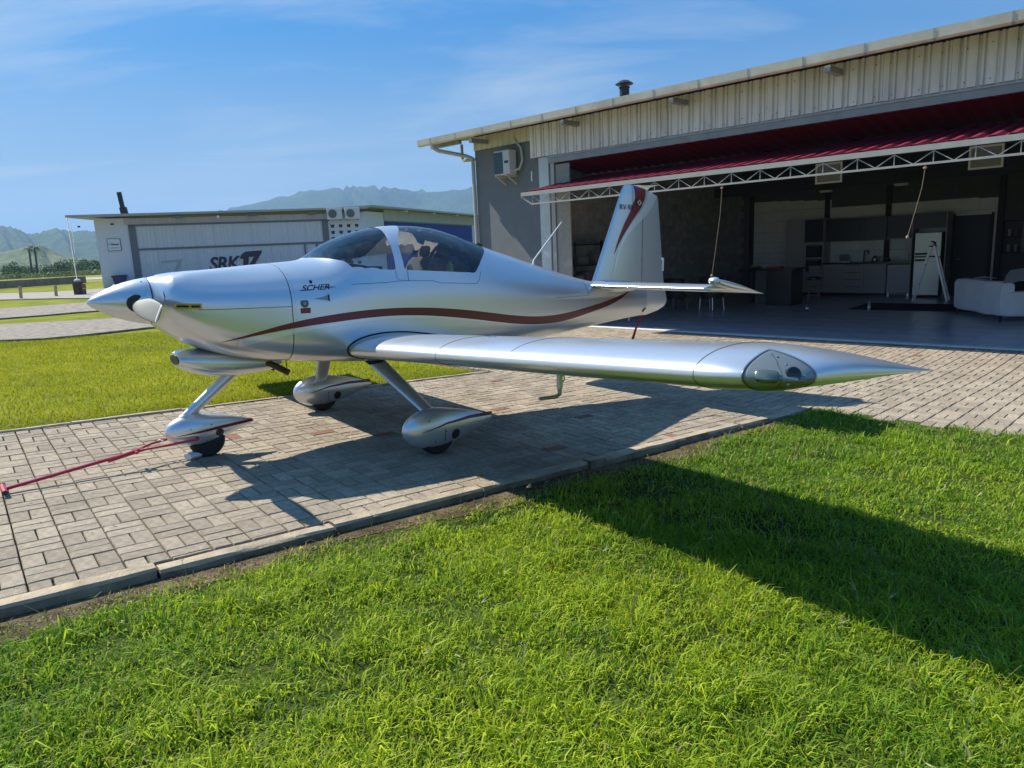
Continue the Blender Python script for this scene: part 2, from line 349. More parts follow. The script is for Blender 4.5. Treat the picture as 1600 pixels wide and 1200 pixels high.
def sheet(name, pts, m, dz, kind=struct):
    """paved or turfed sheet laid over the ground, thin edge turned down"""
    b = MB(); top = [(x, y, gz(x, y)+dz) for x, y in pts]; n = len(pts)
    b.add(top+[(x, y, z-.12) for x, y, z in top], [tuple(range(n))]+[(i, (i+1) % n, n+(i+1) % n, n+i) for i in range(n)])
    return kind(b.build(name, m))
sheet('airfield', [(-700, 20), (-60, 30), (-44, 60), (-30, 64), (10, 90), (60, 400), (-200, 900), (-900, 700)], FIELD, -.02)
PAVFAR = mat('worn_paver_strip', (.24, .205, .165), rough=.95, var=.5, vscale=7, bump=1.0, bscale=14)
sheet('taxi_lane', [(-19, 8.8), (-10.22, 14.26), (-9.5, 14.5), (-9.04, 15.2), (-8.43, 16.61), (-6, 20), (-8, 21), (-10.78, 19.25), (-11.98, 18.4), (-12.92, 18.0), (-22, 12.5)], PAVFAR, .012)
sheet('taxi_lane', [(-24, 13), (-14.29, 20.1), (-13.5, 20.75), (-12.92, 21.5), (-9, 24.6), (-10.5, 29), (-15.39, 26.06), (-16.39, 25.2), (-17.28, 24.39), (-27, 17)], PAVFAR, .012)
sheet('neighbour_apron', [(-36, 26), (-22.73, 32.17), (-19.32, 30.9), (-17.27, 29.6), (-10, 30), (4, 40), (-8, 49), (-23.58, 42.3), (-25.56, 40), (-29.29, 41.54), (-44, 33)], mat('pale_concrete_apron', (.29, .26, .22), rough=.9, var=.2, vscale=3), .012)
ASPH = mat('pale_asphalt', (.36, .34, .28), rough=.9, var=.1)
sheet('airfield_track', [(-120, 60), (-45.2, 76.7), (-20, 86), (-20, 101), (-54, 91.7), (-140, 74)], ASPH, .012)
sheet('runway', [(-520, 270), (-211, 301.7), (-123.6, 221), (40, 190), (50, 205), (-126, 238), (-214, 320), (-540, 290)], ASPH, .02)

# ------------------------------------------------------------------ pavers
PAV = mat('grey_concrete_paver', (.385, .325, .245), rough=.92, spec=.2, var=.26, vscale=26, bump=1.0, bscale=140, island=.17, stain=1.3)
PAVRED = mat('terracotta_paver', (.26, .135, .095), rough=.92, spec=.25, var=.2, vscale=30, bump=.7, bscale=150, island=.1)
JOINT = mix_ground('joint_sand', [(.014, .011, .008), (.03, .021, .014), (.085, .055, .035)], scale=6, fine=120)
KERB = mat('concrete_kerb', (.385, .315, .22), rough=.95, var=.28, vscale=9, bump=.9, bscale=60)
KERBSIDE = mat('dark_kerb_side', (.19, .16, .11), rough=.97, var=.4, vscale=7, bump=.9, bscale=50)  # darker material for the steep faces of the kerb stones
CW = .2035
def rect_clip(poly, halfs):
    for (nx, ny, d) in halfs:                       # keep nx*x+ny*y <= d
        out = []
        for i in range(len(poly)):
            p, q = poly[i], poly[(i+1) % len(poly)]; a = nx*p[0]+ny*p[1]-d; b = nx*q[0]+ny*q[1]-d
            if a <= 0: out.append(p)
            if (a < 0) != (b < 0) and abs(a-b) > 1e-9: t = a/(a-b); out.append((p[0]+(q[0]-p[0])*t, p[1]+(q[1]-p[1])*t))
        poly = out
        if len(poly) < 3: return []
    return poly
def weave(x0, x1, y0, y1, halfs):
    """basket weave: (polygon, is_whole, cx, cy, turned)"""
    g_ = .0052; res = []
    for i in range(int(math.floor(x0/CW)), int(math.ceil(x1/CW))):
        for j in range(int(math.floor(y0/CW)), int(math.ceil(y1/CW))):
            X, Y = i*CW, j*CW
            for k in (0, 1):
                if (i+j) % 2: r = (X+k*CW/2, Y, X+(k+1)*CW/2, Y+CW)
                else: r = (X, Y+k*CW/2, X+CW, Y+(k+1)*CW/2)
                r = (r[0]+g_, r[1]+g_, r[2]-g_, r[3]-g_); P = [(r[0], r[1]), (r[2], r[1]), (r[2], r[3]), (r[0], r[3])]
                Q = rect_clip(P, halfs)
                if len(Q) < 3: continue
                ar = abs(sum(Q[a][0]*Q[(a+1) % len(Q)][1]-Q[(a+1) % len(Q)][0]*Q[a][1] for a in range(len(Q))))/2
                if ar < .0012: continue
                res.append((Q, ar > .0172, (r[0]+r[2])/2, (r[1]+r[3])/2, (i+j) % 2))
    return res
def paver_geo(b, Q, z0):
    n = len(Q); cx = sum(q[0] for q in Q)/n; cy = sum(q[1] for q in Q)/n; e = .004
    tx, ty = random.gauss(0, .006), random.gauss(0, .006); dz = random.gauss(0, .0012)
    h = lambda x, y, z: z+z0+dz+(x-cx)*tx+(y-cy)*ty
    ins = []
    for x, y in Q: d = math.hypot(x-cx, y-cy); ins.append((x-(x-cx)/d*e*1.4, y-(y-cy)/d*e*1.4))
    vs = [(x, y, -.05+z0) for x, y in Q]+[(x, y, h(x, y, -.005)) for x, y in Q]+[(x, y, h(x, y, 0)) for x, y in ins]
    fs = [(i, (i+1) % n, n+(i+1) % n, n+i) for i in range(n)]+[(n+i, n+(i+1) % n, 2*n+(i+1) % n, 2*n+i) for i in range(n)]+[tuple(range(2*n, 3*n))]
    b.add(vs, fs)
pb = MB(); paver_geo(pb, [(-.0978, -.04735), (.0978, -.04735), (.0978, .04735), (-.0978, .04735)], 0)
PM = pb.mesh('paver', PAV); PMR = PM.copy(); PMR.materials.clear(); PMR.materials.append(PAVRED)
def lay(name, root, cells, place, zof, nmax=300, red=0.008):
    """the pavers that show largest become parts of their own, the rest one joined part"""
    sc_ = []
    for k, c_ in enumerate(cells):
        w = place(c_[2], c_[3]); iv = in_view(w, 0)
        if iv and c_[1]: sc_.append((iv[2], k))
    own = set(k for _, k in sorted(sc_)[:nmax]); rest = MB(); restr = MB()
    for k, (Q, whole, cx, cy, tn) in enumerate(cells):
        rd = random.random() < red
        if k in own:
            o = link('paver', PMR if rd else PM, root); o.location = (cx, cy, zof(cx, cy)+random.gauss(0, .001))
            o.rotation_euler = (random.gauss(0, .006), random.gauss(0, .006), (math.pi/2 if tn else 0)+random.choice((0, math.pi))+random.gauss(0, .006))
        else: paver_geo(restr if rd else rest, Q, zof(cx, cy))
    stuff(rest.build('paver_field', PAV, root)); stuff(restr.build('terracotta_paver_field', PAVRED, root))
drive = struct(link('driveway', None)); drive.matrix_world = DRIVE
# end of the drive: line where the hangar apron starts (hangar frame v = -6.85), written in drive coordinates
def to_drive(p): d = p-O; return d.dot(A2), -d.dot(N2)
e0 = to_drive(H2W(3.6, -6.86)); e1 = to_drive(H2W(7.7, -6.86)); ed = (e1[0]-e0[0], e1[1]-e0[1]); el = math.hypot(*ed); en = (-ed[1]/el, ed[0]/el)
if en[0] < 0: en = (-en[0], -en[1])
ec = en[0]*e0[0]+en[1]*e0[1]
cells = weave(-6.0, 9.5, -2.1, 2.1, [(0, -1, 1.955), (0, 1, 1.975), (en[0], en[1], ec)])
lay('driveway', drive, cells, lambda x, y: D2W(x, -y), lambda x, y: 0.0)
b = MB(); P = rect_clip([(-6.2, -2.03), (9.5, -2.03), (9.5, 2.03), (-6.2, 2.03)], [(en[0], en[1], ec)]); n = len(P)
b.add([(x, y, -.020) for x, y in P], [tuple(range(n))]); b.build('joint_bed', JOINT, drive)
def kerb_run(y0, y1, x0, x1, ztop, drop, jit):
    x = x0
    while x < x1:
        L_ = random.uniform(.92, 1.06); q = min(x+L_, x1); b = MB(); z = ztop+random.gauss(0, .004); s_ = random.gauss(0, jit)
        N_ = 7; xs = np.linspace(x+.006, q-.006, N_); rings = []
        for t in xs:
            w = random.gauss(0, .0022); rings.append([(t, y0+s_+w, -drop), (t, y1+s_, -drop), (t, y1+s_, z-.012), (t, y1+s_-.012*(1 if y1 > y0 else -1), z+random.gauss(0, .0015)), (t, y0+s_+.014, z+random.gauss(0, .0015)), (t, y0+s_+w, z-.015+random.gauss(0, .003))])
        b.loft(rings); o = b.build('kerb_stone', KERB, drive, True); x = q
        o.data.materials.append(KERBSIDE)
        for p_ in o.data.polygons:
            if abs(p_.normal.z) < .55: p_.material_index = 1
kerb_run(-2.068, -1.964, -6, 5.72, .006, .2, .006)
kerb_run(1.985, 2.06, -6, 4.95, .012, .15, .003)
# apron in front of the hangar
apron = struct(link('hangar_apron', None)); apron.matrix_world = HANG
def az(x, y): p = H2W(x, y); return gz(p.x, p.y)-HO.z
# right of the lawn corner the apron edge runs at v = -6.4
acells = [c_ for c_ in weave(-9, 13.5, -7.0, 0, [(0, -1, 6.85), (0, 1, -.13)]) if not (c_[2] > 7.75 and c_[3] < -6.42)]
lay('hangar_apron', apron, acells, lambda x, y: H2W(x, y, az(x, y)), lambda x, y: az(x, y), red=.003)
for xs, ys in ((np.arange(-9, 7.76, .745), np.linspace(-6.85, -.1, 12)), (np.arange(7.64, 13.6, .74), np.linspace(-6.42, -.1, 12))):
  b = MB(); b.add([(x, y, az(x, y)-.022) for y in ys for x in xs], [(j*len(xs)+i, j*len(xs)+i+1, (j+1)*len(xs)+i+1, (j+1)*len(xs)+i) for j in range(len(ys)-1) for i in range(len(xs)-1)])
  b.build('joint_bed', JOINT, apron, 'all')
MB().bb((-1.35, -.15, -.12), (13.2, .02, .014)).build('white_threshold_strip', mat('white_threshold_paint', (.74, .74, .72), rough=.6, var=.08, vscale=4), apron)

# ------------------------------------------------------------------ grass
GRASS = leaf_mat('grass_blades', trans=.5, spec=.3); FGRASS = leaf_mat('mown_grass_blades', trans=.5, spec=.04)
def hash_noise(x, y, s, k):
    """smooth value noise for patchiness"""
    x = x/s+k*17.3; y = y/s-k*9.1; xi, yi = np.floor(x).astype(int), np.floor(y).astype(int); fx, fy = x-xi, y-yi; fx = fx*fx*(3-2*fx); fy = fy*fy*(3-2*fy)
    h = lambda a, b: np.modf(np.abs(np.sin(a*127.1+b*311.7+k*74.7)*43758.5453))[0]
    return (h(xi, yi)*(1-fx)+h(xi+1, yi)*fx)*(1-fy)+(h(xi, yi+1)*(1-fx)+h(xi+1, yi+1)*fx)*fy
def blades(name, X, Y, Z, H, W_, lean, tint, segs, m, label, sunbias=.0):
    n = len(X); az_ = RNG.uniform(0, 2*np.pi, n); fa = az_+RNG.normal(0, .5, n)+np.pi/2
    dx, dy = np.cos(az_), np.sin(az_); wx, wy = np.cos(fa)*W_/2, np.sin(fa)*W_/2
    base = np.stack([X, Y, Z], 1); l = lean*H
    mid = base+np.stack([dx*l*.32, dy*l*.32, H*.58], 1); tip = base+np.stack([dx*l, dy*l, H*np.sqrt(np.maximum(.15, 1-lean**2*.55))], 1); w = np.stack([wx, wy, np.zeros(n)], 1)
    if segs == 2:
        V = np.stack([base-w, base+w, mid+w*.85, mid-w*.85, tip], 1).reshape(-1, 3); k = np.arange(n)*5
        loops = np.stack([k, k+1, k+2, k+3, k+3, k+2, k+4], 1).ravel(); tot = np.tile([4, 3], n); per = 5
    else:
        V = np.stack([base-w, base+w, tip], 1).reshape(-1, 3); k = np.arange(n)*3; loops = np.stack([k, k+1, k+2], 1).ravel(); tot = np.full(n, 3); per = 3
    st = np.concatenate([[0], np.cumsum(tot)[:-1]])
    me = new_mesh_np(name, V, loops, st, tot, m, np.repeat(tint, per, 0)); o = link(name, me); stuff(o); o['label'] = label; return o
def hang_uv(X, Y): return (X-HO.x)*HU.x+(Y-HO.y)*HU.y, (X-HO.x)*HV.x+(Y-HO.y)*HV.y
def drive_xl(X, Y): return (X-O.x)*.7896+(Y-O.y)*.6136, (X-O.x)*.6136-(Y-O.y)*.7896
def pick(c0, c1, t): return np.outer(1-t, c0)+np.outer(t, c1)
# soil under the near lawn, coloured dark for the shadow gaps between blades
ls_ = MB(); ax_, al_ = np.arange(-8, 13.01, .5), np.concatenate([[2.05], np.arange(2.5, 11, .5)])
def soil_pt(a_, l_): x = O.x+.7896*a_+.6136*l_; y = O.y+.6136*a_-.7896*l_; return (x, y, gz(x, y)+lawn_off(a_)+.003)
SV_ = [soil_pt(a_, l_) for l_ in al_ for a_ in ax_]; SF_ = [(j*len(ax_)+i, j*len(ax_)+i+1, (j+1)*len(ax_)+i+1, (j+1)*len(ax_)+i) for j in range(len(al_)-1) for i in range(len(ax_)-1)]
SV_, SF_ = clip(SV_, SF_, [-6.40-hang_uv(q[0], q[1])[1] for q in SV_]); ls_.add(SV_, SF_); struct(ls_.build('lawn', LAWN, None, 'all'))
# near lawn
def near_lawn(n, x0, x1, y0, y1, H0, W0, rmin, rmax, label):
    X = RNG.uniform(x0, x1, n); Y = RNG.uniform(y0, y1, n); R = np.hypot(X, Y)
    xa, xl = drive_xl(X, Y); hu, hv = hang_uv(X, Y)
    edge = 2.10+.06*hash_noise(X, Y, .35, 3)
    vr = -6.30-.10*hash_noise(X, Y, .3, 5); vl = np.where(xa > 4.8, vr, 9)
    k = (xl > edge) & ((hv < vr) | (xl < 0)) & (R >= rmin) & (R < rmax) & (hv < vr) & ~((xa < 5.6) & (xl < 2.1))
    dry = np.clip(1.25-(xl-2.08)/(.10+.30*hash_noise(X, Y, .5, 8)), 0, 1)*np.clip((5.4-xa)/1.2, 0, 1)
    k &= RNG.uniform(0, 1, n) > dry*.66
    bald = hash_noise(X, Y, .22, 12); k &= RNG.uniform(0, 1, n) < np.clip(.08+bald*1.5, 0, 1)
    X, Y, xa, xl, dry = X[k], Y[k], xa[k], xl[k], dry[k]; m_ = len(X); Z = ground_z(X, Y)+lawn_off(xa)-.003
    pn = hash_noise(X, Y, .8, 1); pn2 = hash_noise(X, Y, .14, 2)
    H = H0*(.5+RNG.gamma(3.2, .17, m_))*(.45+1.05*pn2)*(.8+.4*pn)*(1-.45*dry); Wd = W0*RNG.uniform(.6, 1.45, m_)
    pl = hash_noise(X, Y, 2.1, 21)*.6+hash_noise(X, Y, .5, 22)*.4
    t = np.clip((pl-.5)*1.3+pn*.35+RNG.normal(.22, .30, m_), 0, 1)
    tint = pick((.15, .30, .020), (.50, .60, .030), t)
    dead = (RNG.uniform(0, 1, m_) < (.025+.10*(pl < .30))+dry*.75)[:, None]; tint = np.where(dead, pick((.24, .19, .09), (.42, .36, .19), RNG.uniform(0, 1, m_)), tint)
    tint = tint*RNG.uniform(.7, 1.25, m_)[:, None]
    return blades('lawn_grass', X, Y, Z, H, Wd, np.clip(RNG.normal(.86, .30, m_), .05, 1.25), tint, 2, GRASS, label)
near_lawn(560000, -4.2, 5.6, .3, 5.0,   .050, .0055, .8, 3.9, 'thick green lawn grass in the foreground below the kerb')
near_lawn(560000, -3.5, 9.5, -1, 8.3, .046, .0072, 3.9, 9.0, 'green lawn grass towards the hangar apron at right')
# long stems and seed heads standing above the lawn
def stems(n):
    b = MB(); k = 0
    while k < n:
        x, y = RNG.uniform(-2.5, 4.5), RNG.uniform(1.6, 6.2); xa, xl = drive_xl(x, y); hu, hv = hang_uv(x, y)
        if xl < 2.12 or hv > -6.5 or (RNG.uniform() < .55 and not (1.2 < xa < 4.0 and xl < 3.6)): continue
        k += 1; h = RNG.uniform(.10, .21); a = RNG.uniform(0, 6.28); l = RNG.uniform(.1, .6)*h; z = gz(x, y)-.09
        p = [(x+math.cos(a)*l*t*t, y+math.sin(a)*l*t*t, z+h*t) for t in (0, .35, .7, 1)]; b.tube(p, [.0013, .0011, .0009, .0007], 3)
        if RNG.uniform() < .55:
            for q in range(3): a2_ = a+RNG.normal(0, 1.2); e = Vector(p[-1]); b.tube([e, e+Vector((math.cos(a2_)*.03, math.sin(a2_)*.03, RNG.uniform(.0, .03)))], [.0016, .0007], 3)
    o = b.build('grass_stems', mat('dry_stem', (.34, .34, .17), rough=.7), None); stuff(o); o['label'] = 'pale seed stems standing above the lawn near the kerb'
stems(260)
# bare soil along the foot of the near kerb
bs = MB(); xs_ = np.arange(-6, 5.5, .06); V_ = []
for x in xs_:
    w_ = 2.16+.20*float(hash_noise(np.array([x]), np.array([0.]), .5, 8)[0])*min(1, max(.1, (5.5-x)/1.5))+random.gauss(0, .012)
    for l_ in (2.045, w_): q_ = D2W(x, l_); V_.append((q_.x, q_.y, gz(q_.x, q_.y)+lawn_off(x)+.006))
bs.add(V_, [(2*i, 2*i+1, 2*i+3, 2*i+2) for i in range(len(xs_)-1)]); struct(bs.build('bare_soil', mix_ground('dry_soil', [(.05, .038, .022), (.105, .08, .045), (.21, .165, .095)], scale=5, fine=90)))
# fallen debris on the pavement and dry thatch at the kerb foot
def litter(n):
    b = MB()
    for k in range(n):
        if k % 3: x, l = RNG.uniform(-1.2, 5.6), 2.075+abs(RNG.normal(0, .10)); z = -.043
        else: x, l = RNG.uniform(-1.5, 7), RNG.uniform(-1.9, 1.95); z = .003
        c_ = Vector((x, -l, z)); a = RNG.uniform(0, 6.28); s_ = RNG.uniform(.006, .022); d = Vector((math.cos(a), math.sin(a), RNG.uniform(-.2, .5)))*s_; e = Vector((-math.sin(a), math.cos(a), 0))*s_*RNG.uniform(.12, .4)
        b.add([c_-d, c_+e, c_+d+Vector((0, 0, .004)), c_-e], [(0, 1, 2, 3)])
    o = b.build('leaf_litter', leaf_mat('dead_leaf', False, (.20, .11, .06), .2), None); o.matrix_world = DRIVE; stuff(o); o['label'] = 'brown scraps of dry leaf on the pavers and along the kerb foot'
litter(900)
# lawn beyond the drive
def far_lawn(n, xa0, xa1, xl0, xl1, H0, W0, label, cond=None):
    a_ = RNG.uniform(xa0, xa1, n); l_ = RNG.uniform(xl0, xl1, n); X = O.x+.7896*a_+.6136*l_; Y = O.y+.6136*a_-.7896*l_
    hu, hv = hang_uv(X, Y); d = X*fw.x+Y*fw.y; sx = X/np.maximum(d, .1)
    k = (hv < -6.93) & (sx < .35) & (sx > -.85)
    if cond is not None: k &= cond(X, Y)
    edge = (l_ > -2.10-.05*hash_noise(X, Y, .3, 4)); k &= ~edge
    dry = np.clip(1-(-l_-2.08)/(.25+.3*hash_noise(X, Y, .8, 6)), 0, 1); k &= RNG.uniform(0, 1, n) > dry*.5
    X, Y, dry = X[k], Y[k], dry[k]; m_ = len(X); Z = ground_z(X, Y)-.036
    pn = hash_noise(X, Y, 1.6, 1)*.6+hash_noise(X, Y, .45, 9)*.4; t = np.clip(pn*.9+RNG.normal(.05, .25, m_), 0, 1)
    tint = pick((.24, .29, .006), (.42, .42, .012), t); dead = (RNG.uniform(0, 1, m_) < .03+.10*(pn < .35)+dry*.5)[:, None]
    tint = np.where(dead, pick((.22, .18, .08), (.34, .29, .15), RNG.uniform(0, 1, m_)), tint)*RNG.uniform(.75, 1.2, m_)[:, None]
    return blades('lawn_grass', X, Y, Z, H0*RNG.uniform(.5, 1.5, m_), W0*RNG.uniform(.6, 1.5, m_), np.clip(RNG.normal(.6, .3, m_), 0, 1.1), tint, 1, FGRASS, label)
far_lawn(230000, -9, 8, -11.8, -2.08, .034, .009, 'mown lawn grass beyond the driveway behind the aeroplane', lambda X, Y: (Y-14.26) < (X+10.22)*.6+.0+np.where(X > -9.4, (X+9.4)*1.0, 0))
# a small white wheel chock by the nose tyre is built with the other things below

# ================================================================== AEROPLANE  (x aft from spinner tip, l to its left = towards the camera, z up)
plane = thing('light_aeroplane', 'silver low-wing light aeroplane with wine red stripe parked on the pavers', 'aeroplane', DRIVE)
def Q(x, l, z): return (x, -l, z)
# body lines
f_w = spline([.39, .43, .50, .60, .80, 1.05, 1.27, 1.7, 2.2, 2.8, 3.4, 4.2, 4.9, 5.5, 5.78], [.165, .285, .375, .425, .470, .505, .528, .548, .555, .53, .46, .33, .20, .095, .05])
f_zb = spline([.39, .43, .50, .60, .80, 1.05, 1.27, 1.8, 2.2, 2.8, 3.4, 4.2, 4.9, 5.5, 5.78], [1.055, 1.02, .965, .90, .815, .755, .725, .675, .655, .655, .672, .722, .782, .832, .85])
f_zt = spline([.39, .43, .55, .75, 1.0, 1.25, 1.45, 1.56, 1.63, 1.70, 1.80, 1.92, 2.09, 2.28, 2.50, 2.76, 3.01, 3.30, 3.60, 4.2, 4.9, 5.5, 5.78], [1.388, 1.398, 1.412, 1.434, 1.460, 1.483, 1.499, 1.514, 1.538, 1.583, 1.648, 1.703, 1.757, 1.792, 1.806, 1.793, 1.737, 1.648, 1.567, 1.410, 1.262, 1.20, 1.17])
f_zs = spline([.39, .50, .8, 1.27, 1.7, 2.2, 2.8, 3.4, 4.2, 4.9, 5.5, 5.78], [1.22, 1.20, 1.16, 1.12, 1.12, 1.14, 1.14, 1.12, 1.08, 1.06, 1.04, 1.03])
f_n = lin([.39, .45, .7, 1.27, 2, 3.4, 5.8], [2.0, 2.3, 2.9, 4.2, 5.0, 4.2, 3.0])
f_m = lin([.39, .45, .7, 1.27, 1.6, 2.2, 3.0, 3.6, 5.8], [2.0, 2.1, 2.35, 2.5, 2.45, 2.15, 2.1, 2.1, 2.0])
NS = 44
def section(x):
    w, zb, zt, zs, n_, m_ = f_w(x), f_zb(x), f_zt(x), f_zs(x), f_n(x), f_m(x); half = []
    t = np.linspace(-math.pi/2, math.pi/2, 401); c_, s_ = np.maximum(np.cos(t), 0), np.sin(t); e = np.where(s_ < 0, n_, m_)
    L_ = w*c_**(2/e); Z_ = zs+np.where(s_ < 0, zs-zb, zt-zs)*np.sign(s_)*np.abs(s_)**(2/e); L_[0] = L_[-1] = 0
    d = np.concatenate([[0], np.cumsum(np.hypot(np.diff(L_), np.diff(Z_)))]); q = np.linspace(0, d[-1], NS+1)
    hl, hz_ = np.interp(q, d, L_), np.interp(q, d, Z_)
    gx = float(np.interp(x, [.42, .50, .58, .8, 1.15], [0, 1, 1, .55, 0]))       # cheeks beside the spinner
    hz_ = hz_+np.where(hz_ > zs, 1, 0)*gx*.040*np.exp(-((hl-.27)/.095)**2)
    half = list(zip(hl, hz_))
    return [Q(x, l, z) for l, z in half]+[Q(x, -l, z) for l, z in half[-2:0:-1]]
def side_l(x, z):
    """half width of the body at station x, height z"""
    w, zb, zt, zs, n_, m_ = f_w(x), f_zb(x), f_zt(x), f_zs(x), f_n(x), f_m(x)
    h, e = (zs-zb, n_) if z < zs else (zt-zs, m_); r = min(abs(z-zs)/h, 1); return w*(max(0, 1-r**e))**(1/e)
xs = list(np.concatenate([np.linspace(.39, .62, 34), np.linspace(.64, 1.27, 26), np.linspace(1.29, 3.7, 110), np.linspace(3.74, 5.78, 48)]))
def orient(V, F):
    """turn all faces outwards (one consistent winding, judged by signed volume)"""
    c = np.mean(np.array(V), 0); vol = 0.0
    for f in F:
        p = [np.array(V[i])-c for i in f]
        for k in range(1, len(f)-1): vol += np.dot(p[0], np.cross(p[k], p[k+1]))
    return V, ([tuple(f[::-1]) for f in F] if vol < 0 else F)
body = MB(); body.loft([section(x) for x in xs], caps=False); BV, BF = orient(body.v, body.f)
sill = lambda x: 1.432-(x-2.0)*.047
ws_b = spline([0, .185, .302, .384, .434, .481, .498, .56], [1.603, 1.631, 1.677, 1.731, 1.772, 1.864, 1.99, 2.3]); ws_base = lambda l: ws_b(abs(l))
a_f = lin([1.30, 1.42, 1.654, 1.768, 1.82], [2.145, 2.154, 2.184, 2.213, 2.235]); a_b = lin([1.30, 1.417, 1.617, 1.72, 1.782, 1.82], [2.232, 2.235, 2.249, 2.31, 2.391, 2.45]); r_e = lin([1.30, 1.385, 1.509, 1.592, 1.66, 1.8], [2.93, 2.973, 3.11, 3.235, 3.33, 3.5])
g_front = lambda x, y, z: min(x-ws_base(y), z-sill(x), a_f(z)-x)
g_rear = lambda x, y, z: min(x-a_b(z), z-sill(x)-.004, r_e(z)-x)
g_arch = lambda x, y, z: min(x-a_f(z), a_b(z)-x, z-1.345)
def part(VF, name, m, parent=plane, smooth='all', off=0.0, label=None):
    b = MB(); b.add(*VF)
    me = bpy.data.meshes.new(name); me.from_pydata(b.v, [], b.f); me.materials.append(m)
    bm = bmesh.new(); bm.from_mesh(me); bmesh.ops.remove_doubles(bm, verts=bm.verts, dist=1e-5); bm.normal_update()
    if off:
        for v in bm.verts: v.co += v.normal*off
    bm.to_mesh(me); bm.free()
    for p in me.polygons: p.use_smooth = bool(smooth)
    o = link(name, me, parent)
    if label: o['label'] = label
    return o
# open skin = body minus the two glazed areas
notg = lambda x, y, z: -max(g_front(x, y, z), g_rear(x, y, z))
cowl_cut = 1.262
SV, SF = pieces(BV, BF, notg)
fus = part(pieces(SV, SF, lambda x, y, z: x-cowl_cut), 'fuselage', SILVER)
cowl = part(pieces(SV, SF, lambda x, y, z: cowl_cut-.004-x), 'engine_cowling', SILVER)
wind = part(pieces(BV, BF, g_front), 'windshield', GLASS)
rwin = part(pieces(BV, BF, g_rear), 'canopy_window', GLASS)
arch = part(pieces(BV, BF, g_arch), 'canopy_arch', SILVER)
for v in arch.data.vertices: v.co += Vector((0, v.normal.y, v.normal.z))*.004
def skin_line(pts, r=.0022, name='seam_line', m=SEAM, parent=fus, seg=5):
    return MB().tube([Q(*p) for p in pts], r, seg).build(name, m, parent, 'all')
def ring(x, z0, z1, k=26, sgn=1): return [(x, sgn*side_l(x, z)*1.001, z) for z in np.linspace(z0, z1, k)]
skin_line(ring(1.262, .74, 1.47, 34)+[(1.262, l, f_zs(1.262)+(f_zt(1.262)-f_zs(1.262))*(1-(l/f_w(1.262))**f_m(1.262))**(1/f_m(1.262))) for l in (.2, .12, .05, 0)])
skin_line([(x, side_l(x, 1.165)*1.002, 1.165+(.0)) for x in np.linspace(.62, 1.255, 16)], parent=cowl)
skin_line([(x, side_l(x, z)*1.002, z) for x, z in ((1.75, 1.318), (1.9, 1.322), (2.05, 1.326), (2.16, 1.335), (2.24, 1.337), (2.5, 1.33), (2.58, 1.31), (2.8, 1.302), (2.98, 1.295), (3.02, 1.34), (3.05, 1.40))], .0018)
skin_line([(x, side_l(x, z)*1.002, z) for x, z in ((2.262, 1.42), (2.26, 1.38), (2.258, 1.338))], .0018)
skin_line([(4.62, side_l(4.62, z)*1.003, z) for z in np.linspace(1.13, 1.29, 8)], .0025)
skin_line([(x, side_l(x, 1.125)*1.004, 1.125) for x in np.linspace(4.05, 4.6, 8)], .0016)
skin_line([(x, side_l(x, z)*1.004, z) for x, z in ((4.50, 1.10), (4.50, .95), (4.75, .98))], .0014)
# rivet heads along the cowl edge and tail
rv = MB()
for z in np.linspace(.82, 1.40, 15): rv.box(Q(1.285, side_l(1.285, z)+.0006, z), (.005, .0025, .005))
for x in np.linspace(1.35, 2.95, 40): rv.box(Q(x, side_l(x, 1.285)+.0004, 1.285), (.004, .002, .004))
stuff(rv.build('rivet_row', GREYMETAL, fus))
# --- painted stripes cut out of the skin and laid 1.5 mm proud
s_up = spline([.755, .99, 1.27, 1.59, 1.92, 2.28, 2.66, 3.08, 3.53, 3.85, 4.19, 4.65, 5.14, 5.42], [.921, .985, 1.049, 1.092, 1.115, 1.114, 1.087, 1.034, .974, .952, .960, 1.010, 1.085, 1.145])
s_lo = spline([.755, .99, 1.27, 1.59, 1.92, 2.28, 2.66, 3.08, 3.53, 3.85, 4.19, 4.65, 5.14, 5.42], [.920, .963, 1.003, 1.032, 1.053, 1.050, 1.015, .957, .896, .876, .882, .943, 1.037, 1.135])
p_lo = spline([.85, 1.27, 1.6, 2.0, 2.6, 3.2, 3.8, 4.6], [.87, .963, 1.004, 1.032, 1.003, .925, .868, .94])
def band(name, m, parent, us, lo, up, put, k=6):
    """painted band laid on a curved skin: us stations, lo..up limits, put(u, w) -> point"""
    b = MB(); n = len(us); b.add([put(u_, lo(u_)+(up(u_)-lo(u_))*i/k) for u_ in us for i in range(k+1)], [(a*(k+1)+i, (a+1)*(k+1)+i, (a+1)*(k+1)+i+1, a*(k+1)+i+1) for a in range(n-1) for i in range(k)])
    return b.build(name, m, parent, 'all')
for sd in (1, -1):
    put = lambda x, z: Q(x, sd*(side_l(x, z)+.0022), z)
    band('red_stripe', RED, fus, np.linspace(.757, 5.41, 150), s_lo, s_up, put)
    band('pearl_stripe', PEARL, fus, np.linspace(.88, 4.2, 110), lambda x: min(p_lo(x), s_lo(x)-.004), lambda x: s_lo(x)-.003, put)
def on_skin(V2, F2, name, m, sgn=1, off=.003, parent=fus):
    b = MB(); b.add([Q(x, sgn*(side_l(x, z)+off), z) for x, z in V2], F2); return b.build(name, m, parent)
V_, F_, w_ = text_geo('SCHER', 1, .45, .012, .96); k_ = .235/w_
on_skin([(1.345+x*k_*.98, 1.280+y*k_*.72+x*k_*.03) for x, y, _ in V_], F_, 'lettering', NAVY)
on_skin([(1.325, 1.279), (1.40, 1.282), (1.40, 1.287), (1.325, 1.281)], [(0, 1, 2, 3)], 'lettering_swash', NAVY)
